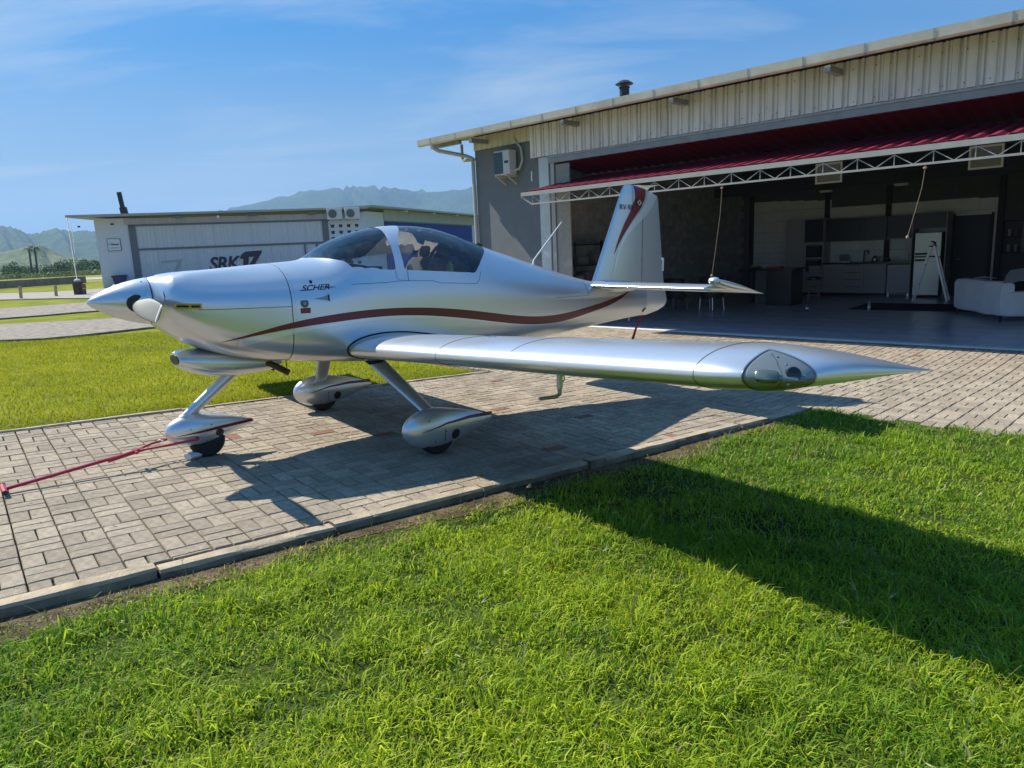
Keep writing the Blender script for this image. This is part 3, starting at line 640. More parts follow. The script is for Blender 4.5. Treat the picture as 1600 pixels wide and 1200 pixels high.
on_skin([(1.54, 1.297), (1.62, 1.301), (1.62, 1.303), (1.54, 1.306)], [(0, 1, 2, 3)], 'lettering_swash', NAVY)
cir = [(1.437+.012*math.cos(a), 1.345+.013*math.sin(a)) for a in np.linspace(0, 6.28, 13)[:-1]]
on_skin(cir, [tuple(range(12))], 'emblem', NAVY)
on_skin([(1.322, 1.150), (1.398, 1.152), (1.398, 1.112), (1.322, 1.110)], [(0, 1, 2, 3)], 'crest_ribbon', RED)
on_skin([(1.330, 1.208), (1.380, 1.209), (1.388, 1.180), (1.376, 1.160), (1.356, 1.152), (1.336, 1.160), (1.324, 1.180)], [tuple(range(7))], 'crest', mat('crest_grey', (.10, .11, .12), rough=.5))
on_skin([(1.345, 1.196), (1.366, 1.197), (1.366, 1.172), (1.345, 1.172)], [(0, 1, 2, 3)], 'crest_shield', mat('crest_pale', (.32, .33, .34), rough=.5), off=.0042)
on_skin([(.478, 1.214), (.640, 1.210), (.640, 1.172), (.478, 1.176)], [(0, 1, 2, 3)], 'caution_label', YELLOW, off=.012, parent=cowl)
for a_, b_ in ((.490, .560), (.575, .628)): on_skin([(a_, 1.201-(a_-.48)*.025), (b_, 1.201-(b_-.48)*.025), (b_, 1.187-(b_-.48)*.025), (a_, 1.187-(a_-.48)*.025)], [(0, 1, 2, 3)], 'label_print', BLACK, off=.0135, parent=cowl)
# naca air inlet: flat patches, the shade of the recess put into their colour
on_skin([(1.43, 1.218), (1.50, 1.228), (1.55, 1.246), (1.55, 1.197), (1.50, 1.208)], [tuple(range(5))], 'air_inlet', mat('inlet_shade_grey', (.28, .3, .32), rough=.4, metal=.8), off=.0025)
on_skin([(1.543, 1.246), (1.556, 1.246), (1.556, 1.196), (1.543, 1.198)], [(0, 1, 2, 3)], 'air_inlet_slot', DARKPL, off=.004)
# --- spinner and propeller
sp = [(.0, 0), (.012, .004), (.035, .03), (.07, .085), (.105, .155), (.135, .235), (.155, .31), (.166, .37), (.168, .384), (.150, .386)]
spin = MB().lathe(sp, Q(0, 0, 1.2225), (1, 0, 0), 48).build('spinner', SILVER, plane, True)
MB().lathe([(.158, .384), (.158, .392)], Q(0, 0, 1.2225), (1, 0, 0), 32).build('spinner_backplate', DARKPL, plane, True)
sc_b = MB()
for a in np.linspace(0, 6.28, 9)[:-1]: sc_b.lathe([(.004, 0), (.004, .003)], Q(.34, .161*math.cos(a+.3), 1.2225+.161*math.sin(a+.3)), (0, -math.cos(a+.3), math.sin(a+.3)), 8)
stuff(sc_b.build('spinner_screws', STEEL, spin))
prop = link('propeller', None, plane)
def blade(sgn):
    hubp = Vector(Q(.285, 0, 1.2225)); e = Vector(Q(0, sgn*.998, -.06*sgn)); fwd = Vector((-1, 0, 0)); tn = fwd.cross(e).normalized()
    rings = []
    for r, ch, pit, th in ((.11, .05, 60, .045), (.16, .072, 56, .042), (.24, .11, 47, .030), (.36, .140, 38, .022), (.50, .146, 31, .017), (.64, .138, 26, .013), (.70, .134, 24, .0115), (.74, .129, 23, .0105), (.77, .125, 23, .010), (.80, .118, 22, .009), (.825, .105, 21, .007), (.838, .08, 20, .005)):
        c_ = hubp+e*r; cx = (tn*math.cos(rad(pit))-fwd*math.sin(rad(pit))*sgn).normalized(); cz = e.cross(cx).normalized()
        rings.append([c_+cx*ch/2*math.cos(a)+cz*th/2*math.sin(a) for a in np.linspace(0, 2*math.pi, 17)[:-1]])
    b = MB().loft(rings); V, F = orient(b.v, b.f); o = part((V, F), 'propeller_blade', BLADE, prop); F = [q for q in F if len(q) == 4]
    for r0 in (.755, .80):
        part(pieces(V, F, lambda x, y, z: .010-abs((Vector((x, y, z))-hubp).dot(e)-r0)), 'tip_band', WHITE, o, True, .001)
    # opening in the spinner where the blade root goes in
    MB().lathe([(.062, 0), (.062, .01), (.05, .012)], hubp+e*.138, e, 24).build('blade_cuff', DARKPL, prop, True)
for s_ in (1, -1): blade(s_)
# --- cowl inlets (dark mouths beside the spinner) and chin scoop
for s_ in (1, -1):
    MB().lathe([(.001, .0), (.055, .0), (.064, -.006), (.068, -.016)], Q(.452, s_*.235, 1.245), (1, 0, 0), 24).build('cooling_inlet', DARKPL, cowl, True)
rings = []
for x, w, zc, h, e in ((.535, .150, .785, .050, 2.4), (.56, .17, .782, .066, 2.4), (.62, .185, .772, .085, 2.5), (.75, .195, .752, .105, 2.6), (.92, .195, .735, .102, 2.6), (1.1, .18, .725, .088, 2.5), (1.22, .16, .72, .075, 2.4), (1.30, .13, .722, .055, 2.2)):
    rings.append([Q(x, w*math.copysign(abs(math.cos(a))**(2/e), math.cos(a)), zc+h*math.copysign(abs(math.sin(a))**(2/e), math.sin(a))-.01) for a in np.linspace(0, 2*math.pi, 33)[:-1]])
scoop = MB().loft(rings).build('air_scoop', SILVER, plane, True)
MB().loft([[Q(x, .125*math.cos(a), .776+.036*math.sin(a)) for a in np.linspace(0, 2*math.pi, 25)[:-1]] for x in (.530, .536)]).build('scoop_mouth', DARKPL, scoop, True)
for s_ in (1, -1):
    MB().tube([Q(1.02, s_*.13, .74), Q(1.2, s_*.15, .70), Q(1.34, s_*.16, .615)], .026, 14).build('exhaust_pipe', RUST, plane, True)
MB().tube([Q(1.31, .2, .74), Q(1.312, .2, .66), Q(1.29, .2, .635), Q(1.27, .2, .63)], .004, 6).build('drain_tube', DARKPL, plane, True)
# --- wings
def airfoil(n=44, t=.150, cam_=.022):
    up_, lo = [], []
    for k in range(n+1):
        c_ = .5*(1-math.cos(math.pi*k/n)); y = 5*t*(.2969*math.sqrt(c_)-.126*c_-.3516*c_**2+.2843*c_**3-.1018*c_**4); m_ = cam_*(2*.4*c_-c_*c_)/.16 if c_ < .4 else cam_*(.2+.8*c_-c_*c_)/.36
        up_.append((c_, m_+y)); lo.append((c_, m_-y))
    return up_[::-1]+lo[1:]           # TE top -> LE -> TE bottom
AF = airfoil()
W_LE, W_Z0, DIH, CH, TWZ = 1.705, .800, math.tan(rad(3.56)), 1.375, -.088
AFF = airfoil(150)
def wing_ring(l, s_, tip=0.0, af=None):
    zl = W_Z0+(l-.55)*DIH; k = math.sqrt(max(0, 1-tip*tip)); x0 = W_LE+.13*tip**2.6; ch = CH+(.05*tip**2)-(x0-W_LE); out = []
    for c_, y in (af or AF):
        # towards the tip the section flattens onto the lower outer edge
        yy = y*(.06+.94*k)-(1-k)*.012
        out.append(Q(x0+ch*c_, s_*(l), zl+TWZ*c_+yy*CH))
    return out
def make_wing(s_):
    ls = [(l, 0) for l in np.linspace(.40, 3.86, 30)]+[(3.86+.40*t, t) for t in (.06, .12, .19, .25, .32, .38, .44, .5, .55, .6, .65, .7, .74, .78, .82, .85, .88, .905, .925, .945, .96, .975, .985, .993, 1.0)]
    w = MB(); w.loft([wing_ring(l, s_, t) for l, t in ls], caps=True); V, F = orient(w.v, w.f)
    root = part((V, F), 'wing', SILVER); root.data.set_sharp_from_angle(angle=rad(50))
    def chord_line(l, name='skin_joint', c0=0, c1=88, r=.0016, k=1.0):
        R = wing_ring(l, s_, 0); MB().tube([Vector(R[i])+Vector((0, 0, (.0009 if i < 44 else -.0009))) for i in range(c0, c1)], r, 4).build(name, SEAM, root, 'all')
    chord_line(3.858); chord_line(1.80, c0=26, c1=72, r=.0013); chord_line(2.55, c0=4, c1=40, r=.001)
    # flap and aileron gaps on the top, hinge line at 80 % chord
    i80 = min(range(44), key=lambda i: abs(AF[i][0]-.79))
    for a_, b_, nm in ((.62, 2.05, 'flap_gap'), (2.09, 3.80, 'aileron_gap')):
        pts = [Vector(wing_ring(l, s_, 0)[i80])+Vector((0, 0, .0012)) for l in np.linspace(a_, b_, 8)]
        MB().tube(pts, .004, 5).build(nm, SEAM, root, 'all')
        for l in (a_, b_):
            R = wing_ring(l, s_, 0); MB().tube([Vector(R[i])+Vector((0, 0, .001)) for i in range(0, i80+1)], .003, 4).build(nm, SEAM, root, 'all')
    # rubber seal where wing meets body
    R = [Vector(q) for q in wing_ring(.60, s_, 0)]; cx = sum(R, Vector())/len(R); sealp = []
    for i in range(18, 74):
        c_, y = AF[i]; x = W_LE-.012+(CH+.0)*c_*1.0; z = W_Z0+TWZ*c_+y*CH*1.10+.004; sealp.append(Q(x, s_*(side_l(x, max(z, f_zb(x)+.06))+.003), z))
    MB().tube(sealp, .007, 6).build('wing_root_seal', BLACK, root, 'all')
    # lamp window in the tip
    zt_ = lambda l: W_Z0+(l-.55)*DIH
    def lens(x, y, z):
        l = abs(y); sg = (x-W_LE)+(l-4.26)-.055; zz = z-zt_(l)+.030*0-.004+.055*(x-W_LE)
        if not (x < 2.4 and l > 3.7): return -1
        wd = .21*math.sqrt(max(0, 1-(zz/.068)**2)) if zz < 0 else .21*max(0, 1-(zz/.098)**1.8)**.8
        return max(-1, (wd-abs(sg))/.21)
    FT = MB(); FT.loft([wing_ring(l, s_, t, AFF) for l, t in [(3.86+.40*t, t) for t in 1-(1-np.linspace(.05, 1, 70))**1.6]], caps=False)
    V2, F2 = (FT.v, FT.f); k0 = orient(V2, F2); V2, F2 = k0
    LV, LF = pieces(V2, F2, lens)
    if LF:
        plate = part((LV, LF), 'lamp_plate', mat('lamp_plate_grey', (.30, .34, .34), rough=.5), root, 'all', .0012)
        cover = part((LV, LF), 'lamp_cover', CLEAR, root, 'all', .012)
        cnt = {}; merged = {}
        key = lambda i: tuple(round(c_, 5) for c_ in LV[i])
        for f_ in LF:
            for a_ in range(len(f_)): q_ = (key(f_[a_]), key(f_[(a_+1) % len(f_)])); cnt[tuple(sorted(q_))] = cnt.get(tuple(sorted(q_)), 0)+1
        nxt = {}
        for (a_, b_), n_ in cnt.items():
            if n_ == 1 and a_ != b_: nxt.setdefault(a_, []).append(b_); nxt.setdefault(b_, []).append(a_)
        st_ = max(nxt, key=lambda q: q[2]); loop = [st_]; prev = None
        while True:
            c_ = [q for q in nxt[loop[-1]] if q != prev and (q not in loop[1:])]
            if not c_ or (len(loop) > 2 and c_[0] == st_): break
            prev = loop[-1]; loop.append(c_[0])
        loop = [loop[k] for k in range(0, len(loop), 3)]
        MB().tube([Vector(q)+Vector(Q(-.6, s_*.8, 0))*.004 for q in loop], .0055, 6, True).build('lamp_bezel', mat('bezel_grey', (.16, .17, .18), rough=.35, metal=.5), root, 'all')
        # nearest skin vertex to a wanted (sigma, zeta)
        def skin_at(sg, zz_):
            best = min(V2, key=lambda q: ((q[0]-W_LE)+(abs(q[1])-4.26)-.055-sg)**2+(q[2]-zt_(abs(q[1]))+.055*(q[0]-W_LE)-zz_)**2+(10 if (q[0] > 2.4 or abs(q[1]) < 3.8) else 0)); return Vector(best)
        nrm = Vector(Q(-.62, s_*.78, .05)).normalized()
        def skin_n(q):
            best = min((pp for pp in root.data.polygons if pp.center[0] < 2.5 and abs(pp.center[1]) > 3.8), key=lambda pp: (pp.center-q).length_squared); return best.normal.copy()
        p = skin_at(.060, .014); nrm = (Vector(Q(-.62, s_*.78, .0))+skin_n(p)*.5).normalized()
        pl = MB().lathe([(.030, -.03), (.030, .010), (.025, .012), (.0, .012)], p, nrm, 28).build('strobe_lamp', DARKPL, root, True)
        for a in (.2, 2.2, 4.4): MB().lathe([(.006, 0), (.005, .004), (0, .004)], p+(nrm.orthogonal()*math.cos(a)+nrm.cross(nrm.orthogonal())*math.sin(a))*.042, nrm, 10).build('screw', STEEL, pl, True)
        p2 = skin_at(-.075, .006)+Vector(Q(-.004, 0, 0)); n2_ = skin_n(p2); tx = Vector((0, 0, 1)).cross(n2_).normalized(); ty = n2_.cross(tx)
        e_ = MB().loft([[p2+n2_*h+tx*.046*k_*math.copysign(abs(math.cos(a))**.6, math.cos(a))+ty*.024*k_*math.copysign(abs(math.sin(a))**.6, math.sin(a)) for a in np.linspace(0, 6.283, 21)[:-1]] for h, k_ in ((-.02, 1), (.007, 1), (.010, .9))]).build('landing_lamp', mat('lamp_reflector', (.13, .18, .165), rough=.25, metal=.5), root, True)
        MB().tube([skin_at(-.005, z_)+skin_n(skin_at(-.005, z_))*.002 for z_ in np.linspace(-.058, .09, 12)], .002, 4).build('lamp_divider', mat('bezel_grey', (.16, .17, .18)), root, 'all')
        for sg, zz_ in ((.02, .075), (.02, -.045), (.16, -.012)): MB().lathe([(.005, 0), (.004, .003), (0, .003)], skin_at(sg, zz_)+nrm*.003, nrm, 10).build('screw', DARKPL, root, True)
    return root
wl = make_wing(1); wr = make_wing(-1)
# stall-strip sized stickers and small vents on the left wing
def wing_top(x, l):
    c_ = (x-W_LE)/CH; i = min(range(45), key=lambda i: abs(AF[i][0]-c_)); return W_Z0+(l-.55)*DIH+TWZ*AF[i][0]+AF[i][1]*CH
for l in (3.42, 3.86):
    MB().lathe([(.018, 0), (.018, .006), (.012, .012), (0, .012)], Q(2.62, l, wing_top(2.62, l)), (0, 0, 1), 12).build('tie_cap', DARKPL, wl, True)
MB().lathe([(.035, 0), (.033, .003), (0, .004)], Q(2.05, 1.95, wing_top(2.05, 1.95)), (-.1, 0, 1), 24).build('fuel_cap', STEEL, wl, True)
# pitot mast below the left wing
pt = MB().bar(Q(2.06, 2.62, .86), Q(2.06, 2.62, .735), .030, .030).build('pitot_mast', WHITE, plane, bevel=.006)
MB().tube([Q(2.06, 2.62, .74), Q(2.06, 2.62, .70), Q(2.03, 2.62, .688), Q(1.90, 2.62, .692)], [.014, .013, .012, .010], 10).build('pitot_tube', GREYMETAL, pt, True)
MB().tube([Q(2.085+.016*math.cos(a)*.4, 2.61+.0*a, .80+.018*math.sin(a)) if False else Q(2.083, 2.62+.016*math.cos(a), .795+.020*math.sin(a)) for a in np.linspace(0, 6.283, 15)[:-1]], .004, 5, True).build('tag_ring', YELLOW, pt, 'all')
# boarding step behind the wing
MB().tube([Q(3.10, .50, .67), Q(3.12, .58, .56), Q(3.16, .62, .535), Q(3.30, .63, .53)], .012, 8).build('boarding_step', DARKPL, plane, True)
# --- tail
def tail_ring(xle, ch, l, z, t=.085, n=16, sq=1.0):
    out = []
    for k in range(2*n):
        if k <= n: c_ = .5*(1+math.cos(math.pi*k/n)); s_ = 1
        else: c_ = .5*(1-math.cos(math.pi*(k-n)/n)); s_ = -1
        y = 5*t*(.2969*math.sqrt(c_)-.126*c_-.3516*c_**2+.2843*c_**3-.1036*c_**4)*s_*sq; out.append((xle+ch*c_, l, z+y*ch))
    return out
HSX, HSC, HSZ, HSP = 4.735, .80, 1.222, 1.74
for s_ in (1, -1):
    R = [tail_ring(HSX+(.02 if l > 1.6 else 0), HSC, l, HSZ, sq=k_) for l, k_ in ((.02, 1), (.10, 1), (.6, 1), (1.1, 1), (1.61, 1), (1.625, .9))]
    V = [q for r_ in R for q in r_]; b = MB(); b.loft(R); TV, TF = orient([Q(x, s_*l, z) for x, l, z in b.v], b.f); hinge = HSX+.46
    stab = part(pieces(TV, TF, lambda x, y, z: hinge-x), 'tailplane', SILVER)
    R2 = [tail_ring(HSX+.02, HSC-.02, l, HSZ, sq=k_) for l, k_ in ((.12, 1), (.7, 1), (1.2, 1), (1.60, 1), (1.632, 1), (1.635, 1), (1.70, 1), (1.735, .85), (1.755, .45))]
    b2 = MB(); b2.loft(R2); EV, EF = pieces(b2.v, b2.f, lambda x, l, z: max(x-hinge-.008, min(l-1.636, x-HSX-.07)))
    an = rad(10.5); EV = [(hinge+(x-hinge)*math.cos(an)+(z-HSZ)*math.sin(an), l, HSZ-(x-hinge)*math.sin(an)+(z-HSZ)*math.cos(an)) for x, l, z in EV]
    elev = part(orient([Q(x, s_*l, z) for x, l, z in EV], EF), 'elevator', SILVER)
    # blunt front of the balance horn
    hp = [q for q in EV if q[1] > 1.63]
    fr_ = [( hinge+(HSX+.07-hinge)*math.cos(an), HSZ-(HSX+.07-hinge)*math.sin(an))][0]
    rings = []
    for t in np.linspace(0, 1, 7):
        k_ = math.sqrt(max(0, 1-t*t)); rings.append([Q(fr_[0]-.05*t*1.0, s_*(1.693+.058*k_*math.copysign(abs(math.cos(a))**.7, math.cos(a))), fr_[1]+.005+.034*k_*math.sin(a)) for a in np.linspace(0, 6.283, 17)[:-1]])
    MB().loft(rings).build('balance_horn', SILVER, elev, True)
    MB().tube([Q(hinge+.004, s_*l, HSZ+.026) for l in (.12, .8, 1.63)], .004, 5).build('hinge_gap', SEAM, stab, 'all')
    MB().loft([[Q(4.72+dx, s_*(.05+k_*abs(math.cos(a))*.12), 1.19+dz*math.sin(a)) for a in np.linspace(-1.57, 1.57, 9)] for dx, k_, dz in ((.0, .3, .02), (.12, .9, .07), (.40, 1, .085), (.75, .6, .06), (.95, .2, .02))], caps=False, closed=False).build('tail_fairing', SILVER, stab, 'all')
# fin and rudder: one aerofoil surface cut along the hinge and the horn
f_le = lin([.85, 1.20, 1.262, 2.26, 2.31, 2.338, 2.35], [5.2, 4.88, 4.908, 5.345, 5.372, 5.405, 5.455])
f_te = lin([.84, .90, .95, 1.0, 1.217, 1.387, 2.19, 2.235, 2.28, 2.31, 2.35], [5.80, 6.08, 6.17, 6.20, 6.13, 6.10, 5.985, 5.965, 5.84, 5.72, 5.46])
zsn = list(np.linspace(.845, 1.2, 9))+list(np.linspace(1.24, 2.2, 26))+[2.235, 2.26, 2.285, 2.31, 2.325, 2.338, 2.346, 2.35]
R = [[Q(p[0], p[2], z) for p in tail_ring(f_le(z), f_te(z)-f_le(z), 0, 0, .078, 18, 1 if z < 2.3 else max(.06, (2.352-z)/.06))] for z in zsn]
tv = MB(); tv.loft(R); FV, FF = orient(tv.v, tv.f)
HX = 5.695
fin_f = lambda x, y, z: min(z-1.12, max(min(HX-.005-x, 2.105-z), 5.515-x)) if True else 0
rud_f = lambda x, y, z: min(max(min(x-HX-.004, 2.2-z), min(x-5.523, z-2.112)), x-5.52)
fin = part(pieces(FV, FF, fin_f), 'fin', SILVER); rud = part(pieces(FV, FF, rud_f), 'rudder', SILVER)
for o_ in (fin, rud): o_.data.set_sharp_from_angle(angle=rad(50))
MB().bar(Q(HX, 0, .9), Q(HX, 0, 2.1), .012, .03).build('hinge_post', GREYMETAL, fin)
for z in (1.05, 1.50, 1.98): MB().box(Q(HX, 0, z), (.022, .05, .05)).build('hinge_bracket', DARKPL, fin)
MB().bb(Q(6.085, .004, 1.52), Q(6.118, -.004, 1.36)).build('trim_tab', WHITE, rud)
zf = [2.345, 2.19, 2.044, 1.898, 1.754, 1.647, 1.562][::-1]
rl_ = lin(zf, [5.545, 5.558, 5.477, 5.375, 5.295, 5.245, 5.214][::-1]); rr_ = lin([1.562, 1.669, 1.791, 1.938, 2.064, 2.183, 2.345], [5.218, 5.286, 5.378, 5.512, 5.638, 5.722, 5.775])
pl_ = lin([1.29, 1.54, 1.741, 1.901, 2.035, 2.162, 2.345], [5.181, 5.248, 5.348, 5.481, 5.639, 5.745, 5.82]); pr_ = lin([1.29, 1.326, 1.612, 1.756, 1.882, 1.996, 2.117, 2.223, 2.345], [5.19, 5.212, 5.309, 5.411, 5.568, 5.751, 5.882, 5.96, 6.0])
fin_l = lambda x, z: (lambda c_, t: 5*.078*(.2969*math.sqrt(max(c_, 0))-.126*c_-.3516*c_**2+.2843*c_**3-.1036*c_**4)*t)((x-f_le(z))/(f_te(z)-f_le(z)), f_te(z)-f_le(z))
for nm, m_, a_, b_, z0 in (('red_stripe', RED, rl_, rr_, 1.565), ('pearl_stripe', PEARL, pl_, pr_, 1.30)):
    for sd in (1, -1): band(nm, m_, fin, np.linspace(z0, 2.343, 60), a_, lambda z: min(b_(z), f_te(z)-.004), lambda z, x: Q(x, sd*(fin_l(x, z)*(1 if z < 2.3 else max(.06, (2.352-z)/.06))+.0022), z))
V_, F_, w_ = text_geo('RV-9A', 1, 0, .0); k_ = .222/w_
def on_fin(V2, F2, name, m, off): MB().add([Q(x, fin_l(x, z)+off, z) for x, z in V2], F2).build(name, m, fin)
on_fin([(5.305+x*k_, 2.058+y*k_*1.05) for x, y, _ in V_], F_, 'lettering', NAVY, .0065)
on_fin([(5.575, 2.185), (5.675, 2.175), (5.675, 2.105), (5.575, 2.115)], [(0, 1, 2, 3)], 'flag', mat('flag_green', (.012, .035, .018), rough=.5), .0065)
on_fin([(5.625, 2.178), (5.668, 2.142), (5.625, 2.110), (5.582, 2.146)], [(0, 1, 2, 3)], 'flag_diamond', mat('flag_yellow', (.55, .52, .30), rough=.5), .008)
on_fin([(5.625+.016*math.cos(a), 2.144+.016*math.sin(a)) for a in np.linspace(0, 6.28, 13)[:-1]], [tuple(range(12))], 'flag_disc', NAVY, .0095)
# tail fittings
MB().tube([Q(5.70, .02, .86), Q(5.70, .06, .90), Q(5.74, .06, .93)], .008, 6).build('rudder_horn', DARKPL, plane, True)
MB().bar(Q(5.52, 0, .85), Q(5.52, 0, .79), .012).build('tie_down_ring', GREYMETAL, plane)
# whip aerial
MB().tube([Q(4.05, 0, 1.44), Q(4.06, 0, 1.50), Q(4.445, 0, 1.895)], [.012, .009, .0055], 8).build('whip_aerial', WHITE, plane, True)
MB().tube([Q(3.32, 0, 1.64), Q(3.35, 0, 1.66), Q(3.40, 0, 1.645)], .012, 8).build('beacon', DARKPL, plane, True)
# --- undercarriage
def pant(name, x0, x1, l, zc, hw, hz, label=None):
    L_ = x1-x0; rings = []
    for t in [0, .004, .015, .035, .07, .12, .18, .26, .34, .43, .52, .62, .72, .82, .91, .97, 1.0]:
        p = 2.6*(.2969*math.sqrt(t)-.126*t-.20*t*t+.05*t**3-.021*t**4)/.305 if t < .34 else None
        r = min(1.0, (1-(1-t/.34)**2.3)**.5) if t < .34 else max(.09, 1-((t-.34)/.66)**1.45*.91)
        ry = r if t < .34 else max(.03, 1-((t-.34)/.66)**1.3*.97)
        zz = zc+(.012 if t > .5 else 0)*(t-.5)*2; rings.append([Q(x0+L_*t, l+hw*ry*math.copysign(abs(math.cos(a))**.85, math.cos(a)), zz+hz*r*math.sin(a)) for a in np.linspace(0, 6.2832, 33)[:-1]])
    b = MB(); b.loft(rings); b.v, b.f = orient(b.v, b.f)
    def lat(x, z):
        t = (x-x0)/L_; r = min(1.0, (1-max(0, 1-t/.34)**2.3)**.5) if t < .34 else max(.09, 1-((t-.34)/.66)**1.45*.91); ry = r if t < .34 else max(.03, 1-((t-.34)/.66)**1.3*.97)
        s1 = min(.995, abs(z-zc-(.012 if t > .5 else 0)*(t-.5)*2)/(hz*r)); return hw*ry*(1-s1*s1)**.425
    b.lat = lat; return b
def wheel(x, l, r, w, parent):
    hub = link('wheel', None, parent)
    prof = [(r*.55, -w/2), (r*.86, -w/2), (r*.97, -w*.32), (r, 0), (r*.97, w*.32), (r*.86, w/2), (r*.55, w/2)]
    MB().lathe(prof, Q(x, l, r-.004), (0, 1, 0), 36).build('tyre', BLACK, hub, True)
    MB().lathe([(0, -w*.36), (r*.3, -w*.36), (r*.34, -w*.46), (r*.56, -w*.42), (r*.56, w*.42), (r*.34, w*.46), (r*.3, w*.36), (0, w*.36)], Q(x, l, r-.004), (0, 1, 0), 28).build('rim', STEEL, hub, True)
def fairing_disc(b, x, z, r, l, sd, parent):
    h = .006; gx, gz_ = (b.lat(x+h, z)-b.lat(x-h, z))/(2*h), (b.lat(x, z+h)-b.lat(x, z-h))/(2*h); n_ = Vector(Q(-gx, sd, -gz_)).normalized(); k_ = 24
    P = []
    for a in np.linspace(0, 2*math.pi, k_+1)[:-1]: xx, zz = x+r*math.cos(a), z+r*math.sin(a); P.append(Vector(Q(xx, l+sd*b.lat(xx, zz), zz))+n_*.002)
    c_ = Vector(Q(x, l+sd*b.lat(x, z), z))+n_*.003; m_ = MB(); m_.add([c_]+P, [(0, i+1, (i+1) % k_+1) for i in range(k_)]); m_.build('axle_hole', DARKPL, parent)
def pant_side(V, x, z, s_):
    c_ = [q for q in V if (-q[1])*1 == -q[1]]; return max(c_, key=lambda q: (-((q[0]-x)**2+(q[2]-z)**2)*400+s_*(-q[1])))
for l, s_ in ((1.085, 1), (-1.085, -1)):
    b = pant('wheel_fairing', 1.845, 2.70, l, .208, .105, .158); V, F = b.v, b.f; pn_ = part((V, F), 'wheel_fairing', SILVER)
    su = lin([1.96, 2.18, 2.42, 2.70], [.203, .258, .274, .262]); so = lin([1.96, 2.18, 2.42, 2.70], [.201, .243, .250, .236])
    for sd in (1, -1): band('red_stripe', RED, pn_, np.linspace(1.965, 2.69, 40), so, su, lambda x, z: Q(x, l+sd*(b.lat(x, z)+.002), z), 3)
    for sd in (1, -1):
        fairing_disc(b, 2.275, .150, .042, l, sd, pn_)
        for x, z in ((2.03, .285), (2.17, .19), (2.08, .12)): MB().lathe([(.006, 0), (.005, .004), (0, .004)], Q(x, l+sd*b.lat(x, z), z), (0, -sd, 0), 8).build('screw', DARKPL, pn_, True)
    MB().bar(Q(2.165, l+.102, .22), Q(2.168, l+.099, .10), .0015, .003).build('fairing_joint', SEAM, pn_)
    wheel(2.14, l, .150, .115, plane)
    rings = []
    for t in np.linspace(0, 1, 9):
        x, ll, z = 1.925+.20*t, s_*(.47+.60*t), .71-.41*t; ch = .150-.045*t; th = .050-.010*t
        rings.append([Q(x+ch*.5*math.cos(a)*(1 if math.cos(a) < 0 else 1.25), ll+th*.5*math.sin(a)*s_*.55, z+th*.5*math.sin(a)*.85) for a in np.linspace(0, 6.2832, 17)[:-1]])
    MB().loft(rings).build('gear_leg', SILVER, plane, True)
    MB().loft([[Q(1.93+k_*.085*math.cos(a)+dx, s_*(.50+dl)+k_*.05*math.sin(a), z) for a in np.linspace(0, 6.28, 17)[:-1]] for k_, dx, dl, z in ((1, 0, 0, .70), (.95, .005, .01, .685), (.7, .01, .03, .66))]).build('leg_gaiter', BLACK, plane, True)
b = pant('wheel_fairing', .42, 1.085, 0, .222, .095, .124); V, F = b.v, b.f; pn_ = part((V, F), 'wheel_fairing', SILVER, plane, 'all', 0, 'nose wheel fairing')
su = lin([.49, .63, .80, 1.085], [.203, .223, .240, .252]); so = lin([.49, .63, .80, 1.085], [.201, .208, .218, .228])
for sd in (1, -1):
    band('red_stripe', RED, pn_, np.linspace(.49, 1.075, 40), so, su, lambda x, z: Q(x, sd*(b.lat(x, z)+.002), z), 3)
    fairing_disc(b, .80, .188, .032, 0, sd, pn_)
    MB().lathe([(.015, -.02), (.015, .003), (.012, .006), (0, .006)], Q(.627, sd*.089, .170), (0, -sd, 0), 16).build('tow_socket', RED, pn_, True)
    for x, z in ((.585, .245), (.585, .155), (.70, .135), (.74, .26)): MB().lathe([(.005, 0), (.004, .004), (0, .004)], Q(x, sd*b.lat(x, z), z), (0, -sd, 0), 8).build('screw', DARKPL, pn_, True)
wheel(.715, 0, .135, .105, plane)
rings = []
for t in np.linspace(0, 1, 9):
    x, z = 1.02-.46*t, .70-.385*t; ch = .095-.02*t; th = .085-.015*t; d = Vector((.385, 0, -.46)).normalized()
    rings.append([Vector(Q(x, th*.5*math.sin(a), z))+Vector((.64, 0, -.77))*ch*.5*math.cos(a) for a in np.linspace(0, 6.2832, 17)[:-1]])
MB().loft(rings).build('nose_gear_leg', SILVER, plane, True)
MB().loft([[Q(.60+.10*math.cos(a)*k_+.01, .055*math.sin(a)*k_, z) for a in np.linspace(0, 6.28, 17)[:-1]] for k_, z in ((1, .315), (.8, .345), (.4, .36))]).build('leg_boot', SILVER, plane, True)
# --- cockpit seen through the acrylic
INT = mat('cockpit_trim', (.035, .036, .04), rough=.85); SEATM = mat('seat_cloth', (.05, .052, .06), rough=.9, var=.2, vscale=30)
MB().add([Q(x, l, z) for x, l, z in ((1.45, -.46, .80), (1.45, .46, .80), (3.3, .40, .80), (3.3, -.40, .80))], [(0, 1, 2, 3)]).build('cockpit_floor', INT, plane)
gl_ = MB(); gl_.loft([[Q(x, l, z+.0) for l, z in zip(np.linspace(-w, w, 15), [zt_-(zt_-zb_)*abs(q)**2.4 for q in np.linspace(-1, 1, 15)])] for x, w, zt_, zb_ in ((1.66, .20, 1.49, 1.44), (1.80, .36, 1.49, 1.41), (1.95, .44, 1.485, 1.39), (2.06, .47, 1.47, 1.37))], caps=False, closed=False); gl_.build('glare_shield', BLACK, plane, 'all')
MB().bb(Q(2.05, -.44, 1.455), Q(2.07, .44, 1.05)).build('instrument_panel', DARKPL, plane)
